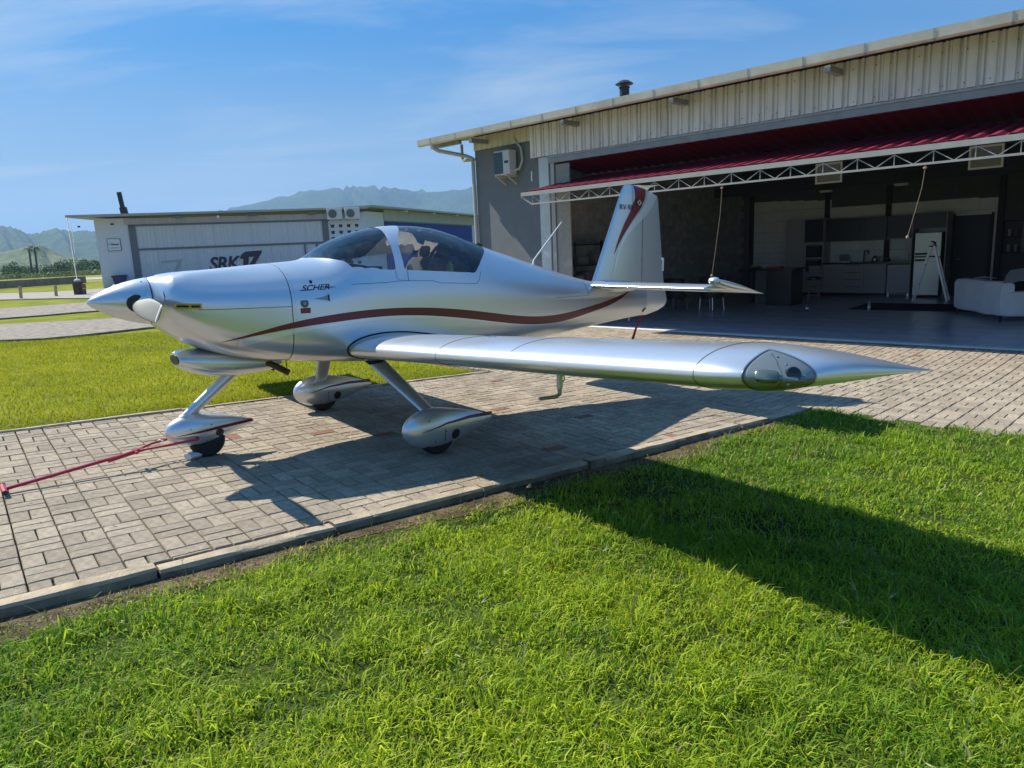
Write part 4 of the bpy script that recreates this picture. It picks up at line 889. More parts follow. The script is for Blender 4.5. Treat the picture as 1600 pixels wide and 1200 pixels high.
for s_ in (1, -1):
    st = link('seat', None, plane)
    MB().loft([[Q(x+dx, s_*.24+.21*k_*math.copysign(abs(math.cos(a))**.5, math.cos(a)), z+.035*math.sin(a)*0) if False else Q(x+.05*math.sin(a), s_*.245+.2*k_*math.copysign(abs(math.cos(a))**.5, math.cos(a)), z) for a in np.linspace(0, 6.2832, 21)[:-1]] for x, z, k_, dx in ((2.55, .92, 1, 0), (2.66, 1.15, 1, 0), (2.78, 1.38, .95, 0), (2.83, 1.50, .8, 0), (2.85, 1.535, .55, 0))]).build('backrest', SEATM, st, True)
    MB().bb(Q(2.05, s_*.245-.2, .86), Q(2.6, s_*.245+.2, .97)).build('cushion', SEATM, st, bevel=.04)
    MB().loft([[Q(x+.03*math.sin(a), s_*.245+.10*k_*math.cos(a), z) for a in np.linspace(0, 6.2832, 17)[:-1]] for x, z, k_ in ((2.87, 1.52, .7), (2.885, 1.57, 1), (2.90, 1.62, .9), (2.905, 1.64, .5))]).build('head_rest', SEATM, st, True)
    MB().tube([Q(2.79, s_*.17, 1.40), Q(2.86, s_*.15, 1.515), Q(2.96, s_*.12, 1.50)], .014, 6).build('harness_strap', mat('harness_grey', (.25, .25, .26), rough=.8), st, 'all')
MB().tube([Q(2.98, l, 1.10+.56*math.sqrt(max(0, 1-(l/.45)**2))) for l in np.linspace(-.45, .45, 17)], .016, 8).build('roll_bar', DARKPL, plane, True)
MB().bar(Q(2.95, .0, 1.64), Q(3.1, 0, 1.0), .03).build('roll_bar_brace', DARKPL, plane)
MB().bb(Q(3.02, -.43, 1.38), Q(3.06, .43, .82)).build('baggage_bulkhead', INT, plane)
MB().add([Q(2.98, -.44, 1.37), Q(2.98, .44, 1.37), Q(3.6, .3, 1.36), Q(3.6, -.3, 1.36)], [(0, 1, 2, 3)]).build('rear_shelf', INT, plane)
MB().lathe([(.03, 0), (.03, .10), (.012, .12), (.012, .135), (0, .135)], Q(2.74, .43, 1.36), (0, 0, 1), 14).build('green_bottle', mat('bottle_green_yellow', (.30, .38, .04), rough=.4), plane, True)
MB().lathe([(.025, 0), (.03, .03), (.02, .07), (0, .08)], Q(2.34, .42, 1.39), (0, 0, 1), 12).build('headset_cup', mat('pale_yellow_foam', (.55, .5, .22), rough=.8), plane, True)
# crumpled sun shade under the top of the canopy
sh = MB(); nx_, ny_ = 26, 22; vs = []
for i in range(nx_):
    for j in range(ny_):
        x = 2.50+.54*i/(nx_-1); q = -1+2*j/(ny_-1); l = q*(.29+.02*math.sin(i*.9)); z0 = f_zs(x)+(f_zt(x)-f_zs(x))*(1-min(.98, abs(l)/f_w(x))**f_m(x))**(1/f_m(x))
        vs.append(Q(x, l, z0-.022-.016*abs(math.sin(i*1.15+j*.55))-.014*math.sin(j*1.7+i*.3)**2-.03*max(0, abs(q)-.8)*5*(.6+.4*math.sin(i*1.3))))
sh.add(vs, [(i*ny_+j, i*ny_+j+1, (i+1)*ny_+j+1, (i+1)*ny_+j) for i in range(nx_-1) for j in range(ny_-1)])
sh.build('sun_shade', leaf_mat('beige_shade_cloth', False, (.32, .295, .265), .5, .0), plane, 'all')

# ================================================================== HANGAR
hangar = thing('hangar', 'grey open-fronted hangar with corrugated fascia and raised wine red folding door', 'hangar', HANG)
DGREY = mat('dark_grey_render', (.165, .18, .195), rough=.9, var=.08, vscale=2, bump=.15, bscale=30)
BLOCKM = mat('dark_painted_block', (.30, .30, .28), rough=.95, var=.25, vscale=6, bump=.4, bscale=30, island=.12)
ROOFM = mat('weathered_roof_sheet', (.34, .33, .30), rough=.6, metal=.3, var=.15, vscale=1)
FASC = mat('dusty_white_sheet', (.74, .75, .72), rough=.6, var=.16, vscale=1.6, streak=(3, 3, .5))
WINE = mat('wine_red_sheet', (.23, .016, .042), rough=.5, var=.15, vscale=2)
UEND = 13.0
def slab(name, a, b_, m, parent=hangar, bevel=0): return MB().bb(a, b_).build(name, m, parent, bevel=bevel)
slab('front_wall', (-3.79, 0, -.25), (-1.03, .16, 4.85), DGREY)
slab('side_wall', (-3.79, .16, -.25), (-3.63, 12.6, 4.85), DGREY)
slab('right_wall', (UEND-.15, 0, -.25), (UEND, 12.6, 4.85), DGREY)
slab('rear_wall', (-3.79, 12.6, -.25), (UEND, 12.76, 6.2), DGREY)
slab('corner_column', (-1.512, -.045, -.2), (-1.20, -.002, 4.07), mat('pale_blue_white_paint', (.55, .60, .62), rough=.55, var=.08, vscale=3))
slab('door_post', (-1.15, -.03, -.1), (-1.04, -.003, 3.9), mat('weathered_frame_white', (.42, .43, .42), rough=.6))
slab('door_reveal', (-1.028, .012, -.1), (-.60, .05, 3.86), mat('grey_render_reveal', (.34, .33, .30), rough=.9, var=.1))
slab('header_beam', (-1.20, -.06, 3.90), (UEND, .12, 4.07), mat('header_grey_steel', (.30, .31, .31), rough=.5, metal=.3, var=.15, vscale=3))
slab('header_flange', (-1.20, -.085, 4.03), (UEND, -.062, 4.075), GREYMETAL)
# corrugated fascia sheets, one metre each, trapezoid ribs as real folds
def trap_sheet(name, u0, u1, z0, z1, v0, pitch, depth, m, parent, inv=False):
    """trapezoid-profile sheet standing in the front plane"""
    b = MB(); pr = []; u = u0
    while u < u1-1e-6:
        for du, dv_ in (((0, -depth), (.36*pitch, -depth), (.42*pitch, 0), (.54*pitch, 0), (.60*pitch, -depth), (.74*pitch, -depth), (.78*pitch, -.3*depth), (.84*pitch, -.3*depth), (.88*pitch, -depth)) if inv else ((0, 0), (.18*pitch, 0), (.30*pitch, -depth), (.52*pitch, -depth), (.64*pitch, 0))):
            if u+du <= u1+1e-6: pr.append((u+du, v0+dv_))
        u += pitch
    pr.append((u1, v0-(depth if inv else 0))); n = len(pr)
    b.add([(x, y, z0) for x, y in pr]+[(x, y, z1) for x, y in pr], [(i, i+1, n+i+1, n+i) for i in range(n-1)])
    return b.build(name, m, parent)
u = -1.70
while u < UEND-.2:
    e = min(u+1.0, UEND); trap_sheet('fascia_sheet', u, e-.004, 4.07+random.gauss(0, .004), 4.82, -.075, .25, .05, FASC, hangar, True); u = e
trap_sheet('fascia_sheet', -3.78, -1.71, 4.50, 4.84, -.05, .2, .03, mat('yellowed_sheet', (.66, .62, .48), rough=.6, var=.12, vscale=2), hangar)
scr = MB()
for k in range(44):
    u = -1.55+k*.335
    for z in (4.16, 4.66): scr.box((u+random.gauss(0, .02), -.130, z+random.gauss(0, .015)), (.014, .008, .014))
stuff(scr.build('fascia_screws', DARKPL, hangar))
# roof: profiled sheet with overhang, gutter in lengths, brackets
rf = MB(); EZ = 4.86; SL = .115; n_ = 0; pr = []; u = -5.05
while u < UEND+.6: pr += [(u, 0), (u+.10, 0), (u+.14, .035), (u+.20, .035)]; u += .24
for (v_, z_) in ((-.74, EZ), (6.2, EZ+6.94*SL), (13.3, EZ+.02)): rf.v += [(p, v_, z_+h) for p, h in pr]
N_ = len(pr); rf.f = [(j*N_+i, j*N_+i+1, (j+1)*N_+i+1, (j+1)*N_+i) for j in (0, 1) for i in range(N_-1)]
roof = rf.build('roof', ROOFM, hangar)
slab('gable_panel', (-3.79, .0, 4.85), (-3.70, 12.6, 4.97), DGREY, hangar)
gu = -5.08; GZ = 4.86
while gu < UEND+.5:
    L_ = .98 if gu > -4.9 else .55; e = gu+L_; b = MB(); sec = [(-.74, GZ-.02), (-.76, GZ-.125), (-.79, GZ-.15), (-.86, GZ-.15), (-.89, GZ-.125), (-.905, GZ+.012), (-.885, GZ+.012), (-.87, GZ-.11), (-.78, GZ-.115), (-.76, GZ-.02)]
    b.loft([[(x, p, q) for p, q in sec] for x in (gu+.003, e-.003)]); g_ = b.build('gutter', mat('dusty_gutter', (.58, .54, .46), rough=.5, metal=.15, var=.15, vscale=3), hangar)
    MB().loft([[(x, p+(-.004 if p < -.8 else .004), q-.003) for p, q in sec[:6]] for x in (e-.018, e+.018)], caps=False, closed=False).build('gutter_joint', GREYMETAL, g_)
    gu = e
for u in (-3.2, -.2, 2.6, 5.6, 8.6): slab('eaves_bracket', (u-.05, -.70, 4.60), (u+.05, -.115, 4.70), GREYMETAL)
slab('verge_beam', (-4.95, -.55, 4.66), (-3.80, -.45, 4.76), GREYMETAL)
slab('verge_beam', (-4.95, 3, 4.9), (-3.80, 3.1, 5.0), GREYMETAL)
so = MB(); k = 0
for u in np.arange(-4.85, -3.8, .16): so.bb((u, -.70, 4.80), (u+.13, 6.0, 4.815))
for q in range(len(so.v)//8):
    for i in range(8): x, y, z = so.v[q*8+i]; so.v[q*8+i] = (x, y, z+(y+.70)*SL)
stuff(so.build('soffit_boards', mat('soffit_cream', (.42, .40, .33), rough=.7), hangar))
PIPE = mat('grey_pvc_pipe', (.40, .40, .39), rough=.5)
MB().tube([(-4.52, -.82, 4.74), (-4.52, -.80, 4.62), (-4.44, -.72, 4.55), (-4.0, -.16, 4.40), (-3.84, -.06, 4.32), (-3.82, -.06, 4.2), (-3.82, -.06, -.1)], .05, 12).build('down_pipe', PIPE, hangar, True)
MB().tube([(-4.62, .3, 4.80), (-4.62, .3, 4.42), (-4.55, .3, 4.36), (-4.0, .3, 4.34), (-3.8, .3, 4.34)], .04, 10).build('down_pipe', PIPE, hangar, True)
MB().lathe([(.13, 0), (.13, .72), (.15, .72), (.15, .74), (.04, .78)], (-1.08, 3.0, 5.25), (0, 0, 1), 20).build('flue_pipe', mat('dark_flue', (.03, .032, .035), rough=.5, metal=.5), roof, True)
MB().lathe([(.22, .80), (.24, .82), (.12, .90), (.0, .92)], (-1.08, 3.0, 5.25), (0, 0, 1), 20).build('flue_cap', mat('dark_flue', (.03, .032, .035)), roof, True)
MB().tube([(-1.08+.1*q, 3, 5.95) for q in (-.8, -.79)], .02, 6).build('flue_stay', DARKPL, roof)
# folding door
TV_, TZ, FVv, FZ_, HZ_ = -1.21, 3.10, 1.29, 3.62, 3.90
def door_panel(name, va, za, vb, zb_, u0, u1, pitch, depth, amp, parent):
    b = MB(); pr = []; u = u0
    while u <= u1: pr += [(u, 0), (u+.25*pitch, .0), (u+.45*pitch, 1), (u+.75*pitch, 1), (u+.95*pitch, 0)]; u += pitch
    d = Vector((0, vb-va, zb_-za)).normalized(); nn = Vector((0, -d.z, d.y)); n = len(pr)
    for (v_, z_) in ((va, za), (vb, zb_)): b.v += [(x, v_+nn.y*h*depth, z_+nn.z*h*depth) for x, h in pr]
    b.f = [(i, i+1, n+i+1, n+i) for i in range(n-1)]; return b.build(name, WINE, parent)
door = link('folding_door', None, hangar)
lowp = door_panel('lower_door_panel', TV_+.04, TZ+.06, FVv, FZ_, -1.03, UEND-.4, .25, .045, 0, door)
upp = door_panel('upper_door_panel', -.02, HZ_-.01, FVv-.01, FZ_+.05, -1.00, UEND-.4, .25, .03, 0, door)
b = MB(); u = -1.0
while u < UEND-.5: b.tube([(u, FVv+.01, FZ_+.012), (u+.06, FVv-.02, FZ_-.012), (u+.12, FVv-.02, FZ_-.012), (u+.17, FVv+.01, FZ_+.012)], .012, 5); u += .25
stuff(b.build('corrugated_edge_trim', mat('dull_zinc_edge', (.30, .30, .30), rough=.5, metal=.4), door))
MB().tube([(-1.0, FVv-.01, FZ_+.0), (UEND-.4, FVv-.01, FZ_+.0)], .014, 6).build('fold_rod', DARKPL, door)
TW = mat('truss_white', (.36, .36, .33), rough=.6, var=.1, vscale=4)
MB().bb((-1.03, TV_-.03, TZ-.01), (UEND-.4, TV_+.03, TZ+.075)).build('truss_top_chord', TW, door)
MB().bb((-.72, TV_-.016, 2.885), (UEND-.4, TV_+.016, 2.917)).build('truss_bottom_chord', TW, door)
MB().bar((-1.03, TV_, TZ-.02), (-.72, TV_, 2.90), .028).build('truss_end_brace', TW, door)
u = -.70; k = 0
while u < 9.6:
    MB().bar((u, TV_, 2.90), (u, TV_, TZ), .012).build('truss_post', TW, door)
    MB().bar((u, TV_, TZ-.02), (u+.27, TV_, 2.91), .012).build('truss_diagonal', TW, door); MB().bar((u+.27, TV_, 2.91), (u+.54, TV_, TZ-.02), .012).build('truss_diagonal', TW, door)
    u += .54
for u in (2.1, 5.4, 8.7): MB().bar((u, TV_, TZ), (u, .35, 3.6), .03).build('door_arm', DARKPL, door)
# ropes hanging from the door edge
for (u, l, bl, lab) in ((3.98, 1.62, .35, 'pale pull rope hanging from the door truss above the tailplane'), (7.30, 1.05, .30, 'pale pull rope hanging from the door truss in front of the fridge')):
    r_ = thing('pull_rope', lab, 'rope', hm(u, TV_, 2.88))
    MB().tube([(0, 0, 0), (-.03, .0, -l*.3), (-.10, 0, -l*.62), (-.19, 0, -l)], .0036, 6).build('cord', mat('rope_tan', (.34, .26, .18), rough=.9), r_, True)
    MB().lathe([(0, 0), (.022, .012), (.024, .035), (.012, .05), (0, .052)], (-.19, 0, -l-.03), (0, 0, 1), 10).build('knot', mat('rope_tan', (.34, .26, .18)), r_, True)
    MB().lathe([(0, 0), (.026, .012), (.028, .03), (0, .045)], (-.004, 0, -.06), (0, 0, 1), 10).build('knot', mat('rope_tan', (.34, .26, .18)), r_, True)
# air conditioner on the front wall
ac = thing('air_conditioner', 'white air conditioner outdoor unit on wall brackets on the grey hangar wall', 'air conditioner', hm(-2.47, 0, 3.72))
MB().bb((-.27, -.36, .03), (.27, -.09, .62)).build('casing', mat('ac_white', (.52, .54, .54), rough=.5), ac, bevel=.02)
MB().bb((-.26, -.364, .06), (.05, -.361, .58)).build('fan_grille', mat('ac_grille_teal', (.03, .07, .085), rough=.4), ac)
MB().bb((.10, -.364, .30), (.24, -.361, .36)).build('rating_label', NAVY, ac)
for k in range(6): MB().bb((-.25, -.372, .10+k*.08), (.04, -.366, .105+k*.08)).build('grille_bar', mat('ac_bar', (.12, .16, .17), rough=.5), ac)
for s_ in (-.18, .18): MB().bar((s_, -.4, 0), (s_, -.0, 0), .04).build('bracket', mat('bracket_cream', (.50, .45, .34), rough=.7), ac); MB().bar((s_, -.33, -.02), (s_, -.02, -.2), .03).build('bracket_brace', mat('bracket_cream', (.5, .45, .34)), ac)
MB().tube([(.24, -.2, .12), (.38, -.12, .15), (.46, -.08, .35), (.42, -.07, .65), (.22, -.07, .86), (.16, -.05, .98)], .03, 10).build('insulated_pipe', mat('pipe_wrap_white', (.5, .48, .42), rough=.8), ac, True)
slab('cable_cover', (-1.80, -.02, 3.55), (-1.76, -.003, 3.78), WHITE)
# floor of large glossy tiles
TILE = mat('grey_blue_floor_tile', (.58, .61, .65), rough=.24, spec=.55, var=.12, vscale=1.5, island=.05)
floor = struct(link('hangar_floor', None)); floor.matrix_world = HANG
MB().bb((-3.6, .03, -.2), (UEND-.2, 12.6, -.012)).build('floor_slab', mat('grout', (.12, .12, .12), rough=.9), floor)
tm = MB(); S_ = .747; tm.loft([[(-S_/2, -S_/2, z), (S_/2, -S_/2, z), (S_/2, S_/2, z), (-S_/2, S_/2, z)] if k == 0 else [(-S_/2+.004, -S_/2+.004, z), (S_/2-.004, -S_/2+.004, z), (S_/2-.004, S_/2-.004, z), (-S_/2+.004, S_/2-.004, z)] for k, z in ((0, -.012), (0, -.002), (1, 0))]); TM = tm.mesh('floor_tile', TILE)
for i in range(20):
    for j in range(15):
        o = link('floor_tile', TM, floor); o.location = (-1.0-.0+.75*i+.4-1.125, .40+.75*j, random.gauss(0, .0004)); o.rotation_euler = (random.gauss(0, .0006), random.gauss(0, .0006), 0)
# inner left wall: blocks
lw = MB()
for r in range(24):
    for k in range(24):
        v0 = .1+k*.4+(.2 if r % 2 else 0); lw.bb((-1.30, v0+.003, r*.2+.003-.01), (-1.06-.002*random.random(), v0+.397, r*.2+.197-.01))
inner = slab('inner_wall_core', (-1.34, .06, -.02), (-1.068, 10.4, 4.85), mat('mortar_dark', (.18, .18, .17), rough=.95))
stuff(lw.build('wall_blocks', BLOCKM, inner))
# back wall, pillars, ceiling
BW = 10.42
slab('back_wall', (-1.06, BW, -.02), (UEND-.15, BW+.15, 5.6), mat('dark_back_wall', (.11, .108, .11), rough=.9, var=.1))
WT = mat('pale_wall_tile', (.78, .81, .79), rough=.45, var=.05, vscale=3, island=.04)
tw = MB()
for i in range(int(7.4/.45)):
    for j in range(9 if i < 6 else 8):
        zt_ = min((j+1)*.345, 3.14-.06*i*.45); 
        if zt_-j*.345 > .05: tw.bb((-1.04+i*.45+.003, BW-.012, j*.345+.003), (-1.04+(i+1)*.45-.003, BW-.0005, zt_-.003))
stuff(tw.build('wall_tiles', WT, hangar))
PIL = mat('dark_brown_steel', (.03, .026, .024), rough=.7)
for u in (-1.0, 1.55, 3.37, 6.25): slab('pillar', (u-.07, BW-.10, 0), (u+.07, BW-.014, 3.3), PIL)
slab('mezzanine_beam', (-1.05, 7.8, 3.22), (UEND-.2, 8.0, 3.5), PIL)
slab('cross_beam', (-1.05, 2.95, 3.47), (UEND-.2, 3.12, 3.60), PIL)
for u in (0, 2.5, 5, 7.5, 10): slab('roof_rafter', (u, .3, 4.55), (u+.1, 10.4, 4.72), PIL)
slab('ceiling', (-1.05, 2.4, 4.74), (UEND-.2, 10.4, 4.78), mat('dark_ceiling', (.12, .118, .12), rough=.9))
for u in (4.02, 6.96):  # window frames hung forward of the back wall, where more light reaches them
    w = link('window_panel', None, hangar)
    for a_, b_ in (((u, 2.98, 3.03), (u+.57, 3.02, 3.065)), ((u, 2.98, 3.43), (u+.57, 3.02, 3.465)), ((u, 2.98, 3.065), (u+.035, 3.02, 3.43)), ((u+.535, 2.98, 3.065), (u+.57, 3.02, 3.43))): MB().bb(a_, b_).build('panel_frame', WHITE, w)
    MB().bb((u+.035, 2.995, 3.065), (u+.535, 3.005, 3.43)).build('pane', mat('dusty_pane', (.22, .23, .27), rough=.3), w)
for u, v_ in ((2.75, 7.0), (4.7, 6.8)):
    c_ = thing('ceiling_lamp', 'round unlit ceiling lamp under the dark beam %s' % ('above the sink' if u < 4 else 'above the fridge'), 'lamp', hm(u, v_, 3.06))
    MB().lathe([(0, 0), (.15, .0), (.17, .03), (.17, .05), (0, .05)], (0, 0, 0), (0, 0, 1), 24).build('lamp_disc', mat('lamp_white', (.55, .55, .53), rough=.5), c_, True); MB().tube([(0, 0, .05), (0, 0, .9)], .008, 5).build('lamp_rod', DARKPL, c_)
# ------------------------------------------------------------------ kitchen along the back wall
CAB = mat('taupe_cabinet', (.42, .41, .39), rough=.5, var=.05); CABD = mat('black_gloss_cabinet', (.016, .016, .017), rough=.3); CABG = mat('charcoal_cabinet', (.05, .05, .052), rough=.4); CTOP = mat('black_granite', (.015, .015, .016), rough=.2)
FV_ = 9.82
t = thing('oven_tower', 'tall taupe kitchen unit with two built-in ovens beside the tiled wall', 'cabinet', hm(1.08, FV_, 0))
MB().bb((-.60, 0, .10), (.60, .58, 2.44)).build('carcass', CAB, t); MB().bb((-.57, .04, 0), (.57, .5, .1)).build('plinth', CABD, t)
MB().bb((.0, -.02, 1.70), (.58, -.001, 2.41)).build('upper_door', CABD, t); MB().bb((-.58, -.02, .12), (-.01, -.001, 2.41)).build('tall_door', CAB, t)
for z0, z1, nm in ((1.22, 1.60, 'microwave'), (.78, 1.16, 'oven')):
    m_ = MB().bb((.06, -.03, z0), (.56, -.001, z1)).build(nm, mat('appliance_black', (.02, .021, .022), rough=.15), t); MB().bb((.09, -.034, z0+.06), (.42, -.031, z1-.05)).build('appliance_window', mat('appliance_glass', (.05, .055, .06), rough=.08), m_)
    MB().tube([(.12, -.06, z1-.03), (.50, -.06, z1-.03)], .008, 6).build('handle', STEEL, m_)
for z0 in (.14, .36, .57): d_ = MB().bb((.02, -.02, z0), (.58, -.001, z0+.19)).build('drawer', CAB, t); MB().bb((.1, -.03, z0+.165), (.5, -.021, z0+.175)).build('drawer_grip', CABD, d_)
t = thing('base_cabinets', 'long taupe base cabinets with drawers and black granite worktop under the sink', 'cabinet', hm(2.62, FV_, 0))
MB().bb((-.93, 0, .10), (.93, .58, .98)).build('carcass', CAB, t); MB().bb((-.95, -.03, .985), (.95, .59, 1.04)).build('worktop', CTOP, t); MB().bb((-.9, .05, 0), (.9, .5, .1)).build('plinth', CABD, t)
for k, (a_, b_) in enumerate(((-.92, -.32), (.31, .92))): MB().bb((a_, -.02, .12), (b_, -.001, .97)).build('cabinet_door', CAB, t)
for z0 in (.12, .34, .56, .78): d_ = MB().bb((-.31, -.02, z0), (.30, -.001, z0+.19)).build('drawer', CAB, t); MB().bb((-.25, -.03, z0+.165), (.22, -.021, z0+.178)).build('drawer_grip', CABD, d_)
MB().tube([(.15, .42, 1.04), (.15, .42, 1.30), (.18, .40, 1.37), (.26, .36, 1.38), (.31, .33, 1.34), (.31, .33, 1.26)], .018, 10).build('tap', mat('black_tap', (.02, .02, .02), rough=.25, metal=.7), t, True)
t = thing('white_dishwasher', 'pale grey dishwasher cabinet under the worktop next to the fridge', 'dishwasher', hm(3.88, FV_, 0))
MB().bb((-.30, 0, .10), (.32, .58, .95)).build('body', mat('pale_grey_laminate', (.42, .44, .46), rough=.4), t, bevel=.01); MB().bb((-.32, -.03, .985), (.33, .59, 1.04)).build('worktop', CTOP, t); MB().bb((-.28, -.012, .88), (.30, -.001, .94)).build('control_strip', mat('pale_strip', (.5, .52, .53), rough=.4), t)
for s_ in (-.26, .28): MB().bb((s_-.02, .05, 0), (s_+.02, .1, .1)).build('foot', STEEL, t)
t = thing('black_wall_cupboard', 'wide gloss black wall cupboard above the sink', 'cupboard', hm(2.56, FV_+.20, 1.69))
MB().bb((-.89, 0, 0), (.89, .37, .70)).build('carcass', CABD, t)
for k in range(3): MB().bb((-.88+k*.59, -.018, .01), (-.30+k*.59, -.001, .69)).build('cupboard_door', CABD, t)
t = thing('charcoal_wall_cupboard', 'charcoal wall cupboard between the black cupboard and the fridge', 'cupboard', hm(3.84, FV_+.20, 1.72))
MB().bb((-.37, 0, 0), (.38, .37, .66)).build('carcass', CABG, t); MB().bb((-.36, -.018, .01), (.37, -.001, .65)).build('cupboard_door', CABG, t); MB().bb((-.38, -.02, -.02), (.39, .37, -.002)).build('light_rail', mat('pale_rail', (.4, .4, .38), rough=.5), t)
t = thing('over_fridge_cupboard', 'dark cupboard fitted above the steel fridge', 'cupboard', hm(4.66, FV_-.05, 1.98))
MB().bb((-.42, 0, 0), (.42, .58, .42)).build('carcass', CABG, t); MB().bb((-.41, -.018, .01), (.41, -.001, .41)).build('cupboard_door', CABG, t); MB().bb((-.45, -.02, -1.98), (-.425, .58, .42)).build('side_panel', CAB, t); MB().bb((.425, -.02, -1.98), (.45, .58, .42)).build('side_panel', CAB, t)
t = thing('fridge', 'brushed steel fridge with two doors behind the stepladder', 'fridge', hm(4.66, FV_-.12, 0))
FR = mat('fridge_steel', (.42, .43, .40), rough=.32, metal=.7); MB().bb((-.34, .06, .05), (.34, .66, 1.86)).build('body', mat('fridge_side', (.10, .1, .1), rough=.5), t)
for z0, z1, nm in ((.06, 1.16, 'lower_door'), (1.18, 1.85, 'upper_door')): d_ = MB().bb((-.34, 0, z0), (.34, .058, z1)).build(nm, FR, t, bevel=.012); MB().bb((-.31, -.02, (z1-.12 if z0 < 1 else z0+.04)), (.02, -.002, (z1-.06 if z0 < 1 else z0+.10))).build('handle', DARKPL, d_)
t = thing('dark_doorway', 'dark panelled interior door in the back wall right of the fridge', 'door', hm(5.60, BW-.06, 0))
MB().bb((-.44, 0, 0), (.44, .05, 2.28)).build('leaf', mat('dark_wood_door', (.030, .026, .024), rough=.6), t); MB().bb((-.50, -.02, 0), (-.445, .052, 2.34)).build('frame', PIL, t); MB().bb((.445, -.02, 0), (.50, .052, 2.34)).build('frame', PIL, t); MB().bb((-.12, -.012, .1), (.40, -.001, 2.2)).build('door_panel', mat('darker_panel', (.018, .016, .016), rough=.5), t); MB().tube([(-.36, -.06, 1.05), (-.24, -.06, 1.05)], .012, 6).build('handle', STEEL, t)
# worktop clutter
def hob(nm, lab, cat, u, v_, z, prof, m_, grp=None): o = MB().lathe(prof, (0, 0, 0), (0, 0, 1), 16).build(nm, m_, None, True); o.matrix_world = hm(u, v_, z); tag(o, lab, cat, grp); return o
hob('kettle', 'steel kettle on the worktop right of the tap', 'kettle', 3.15, 10.05, 1.041, [(.07, 0), (.08, .02), (.07, .13), (.04, .17), (.015, .18), (0, .2)], STEEL)
hob('glass_jar', 'clear glass jar on the worktop beside the kettle', 'jar', 3.34, 10.05, 1.041, [(.05, 0), (.055, .02), (.055, .15), (.04, .17), (0, .17)], mat('jar_glass', (.35, .38, .4), rough=.1))
hob('black_pot', 'black cooking pot at the end of the granite worktop', 'pot', 3.50, 10.02, 1.041, [(.08, 0), (.09, .02), (.09, .11), (.02, .13), (0, .14)], CABD)
hob('paper_roll', 'white paper towel roll on the worktop by the fridge', 'paper roll', 4.12, 10.10, 1.041, [(.055, 0), (.055, .24), (.02, .24), (0, .24)], WHITE)
t = thing('dish_rack', 'wire dish rack with plates left of the sink', 'dish rack', hm(2.25, 10.1, 1.041))
MB().bb((-.2, -.12, 0), (.2, .12, .03)).build('tray', STEEL, t)
for k in range(5): MB().lathe([(.11, 0), (.115, .01), (0, .012)], (-.14+k*.065, 0, .14), (1, 0, .2), 18).build('plate', mat('plate_white', (.55, .56, .55), rough=.3), t, True)
# bar island with stools and fruit
t = thing('bar_island', 'black bar island with overhanging top in front of the tiled wall', 'counter', hm(1.62, 6.5, 0))
MB().bb((-.18, -.25, 0), (.55, .55, .98)).build('body', CABD, t); MB().bb((-1.0, -.35, .985), (.62, .65, 1.04)).build('counter_top', CTOP, t); MB().bb((-.95, .3, 0), (-.85, .5, .98)).build('support_leg', CABG, t); MB().bb((-.6, -.02, 0), (-.25, .03, .98)).build('support_panel', mat('grey_panel', (.12, .12, .12), rough=.6), t)
fr_ = thing('fruit_basket', 'yellow and orange fruit in a low basket on the bar island', 'fruit basket', hm(1.0, 6.5, 1.041))
MB().lathe([(.13, 0), (.19, .05), (.18, .05), (.12, .008), (0, .008)], (0, 0, 0), (0, 0, 1), 20).build('basket', mat('wicker', (.2, .13, .06), rough=.9), fr_, True)
for k in range(5): a = k*1.2; MB().tube([(.08*math.cos(a)-.06, .08*math.sin(a), .05), (.08*math.cos(a), .08*math.sin(a)+.02, .085), (.08*math.cos(a)+.08, .08*math.sin(a), .06)], [.012, .02, .01], 8).build('banana', mat('banana_yellow', (.55, .48, .06), rough=.5), fr_, True)
o = MB().bb((-.22, -.12, 0), (.22, .12, .05)).build('folded_cloth', mat('orange_red_cloth', (.40, .09, .03), rough=.9), None, bevel=.02); o.matrix_world = hm(1.62, 6.42, 1.041); tag(o, 'folded orange red cloth on the bar island beside the fruit', 'cloth')
def stool(lab, u, v_, rot, grp):
    t = thing('bar_stool', lab, 'stool', hm(u, v_, 0, rot), grp)
    MB().lathe([(.18, .68), (.20, .70), (.20, .74), (.15, .77), (0, .775)], (0, 0, 0), (0, 0, 1), 20).build('seat', CABD, t, True)
    for k in range(4): a = .78+k*1.57; MB().tube([(.13*math.cos(a), .13*math.sin(a), .69), (.22*math.cos(a), .22*math.sin(a), 0)], .014, 6).build('leg', STEEL, t, True)
    MB().tube([(.18*math.cos(a), .18*math.sin(a), .25) for a in np.linspace(0, 6.28, 17)[:-1]], .009, 5, True).build('foot_ring', STEEL, t, 'all')
    MB().bb((-.17, .15, .86), (.17, .18, 1.08)).build('backrest', CABD, t, bevel=.02)
stool('dark bar stool at the right end of the bar island', 2.55, 6.9, .3, 'bar stools'); stool('dark bar stool behind the left end of the bar island', .75, 7.3, 2.8, 'bar stools')
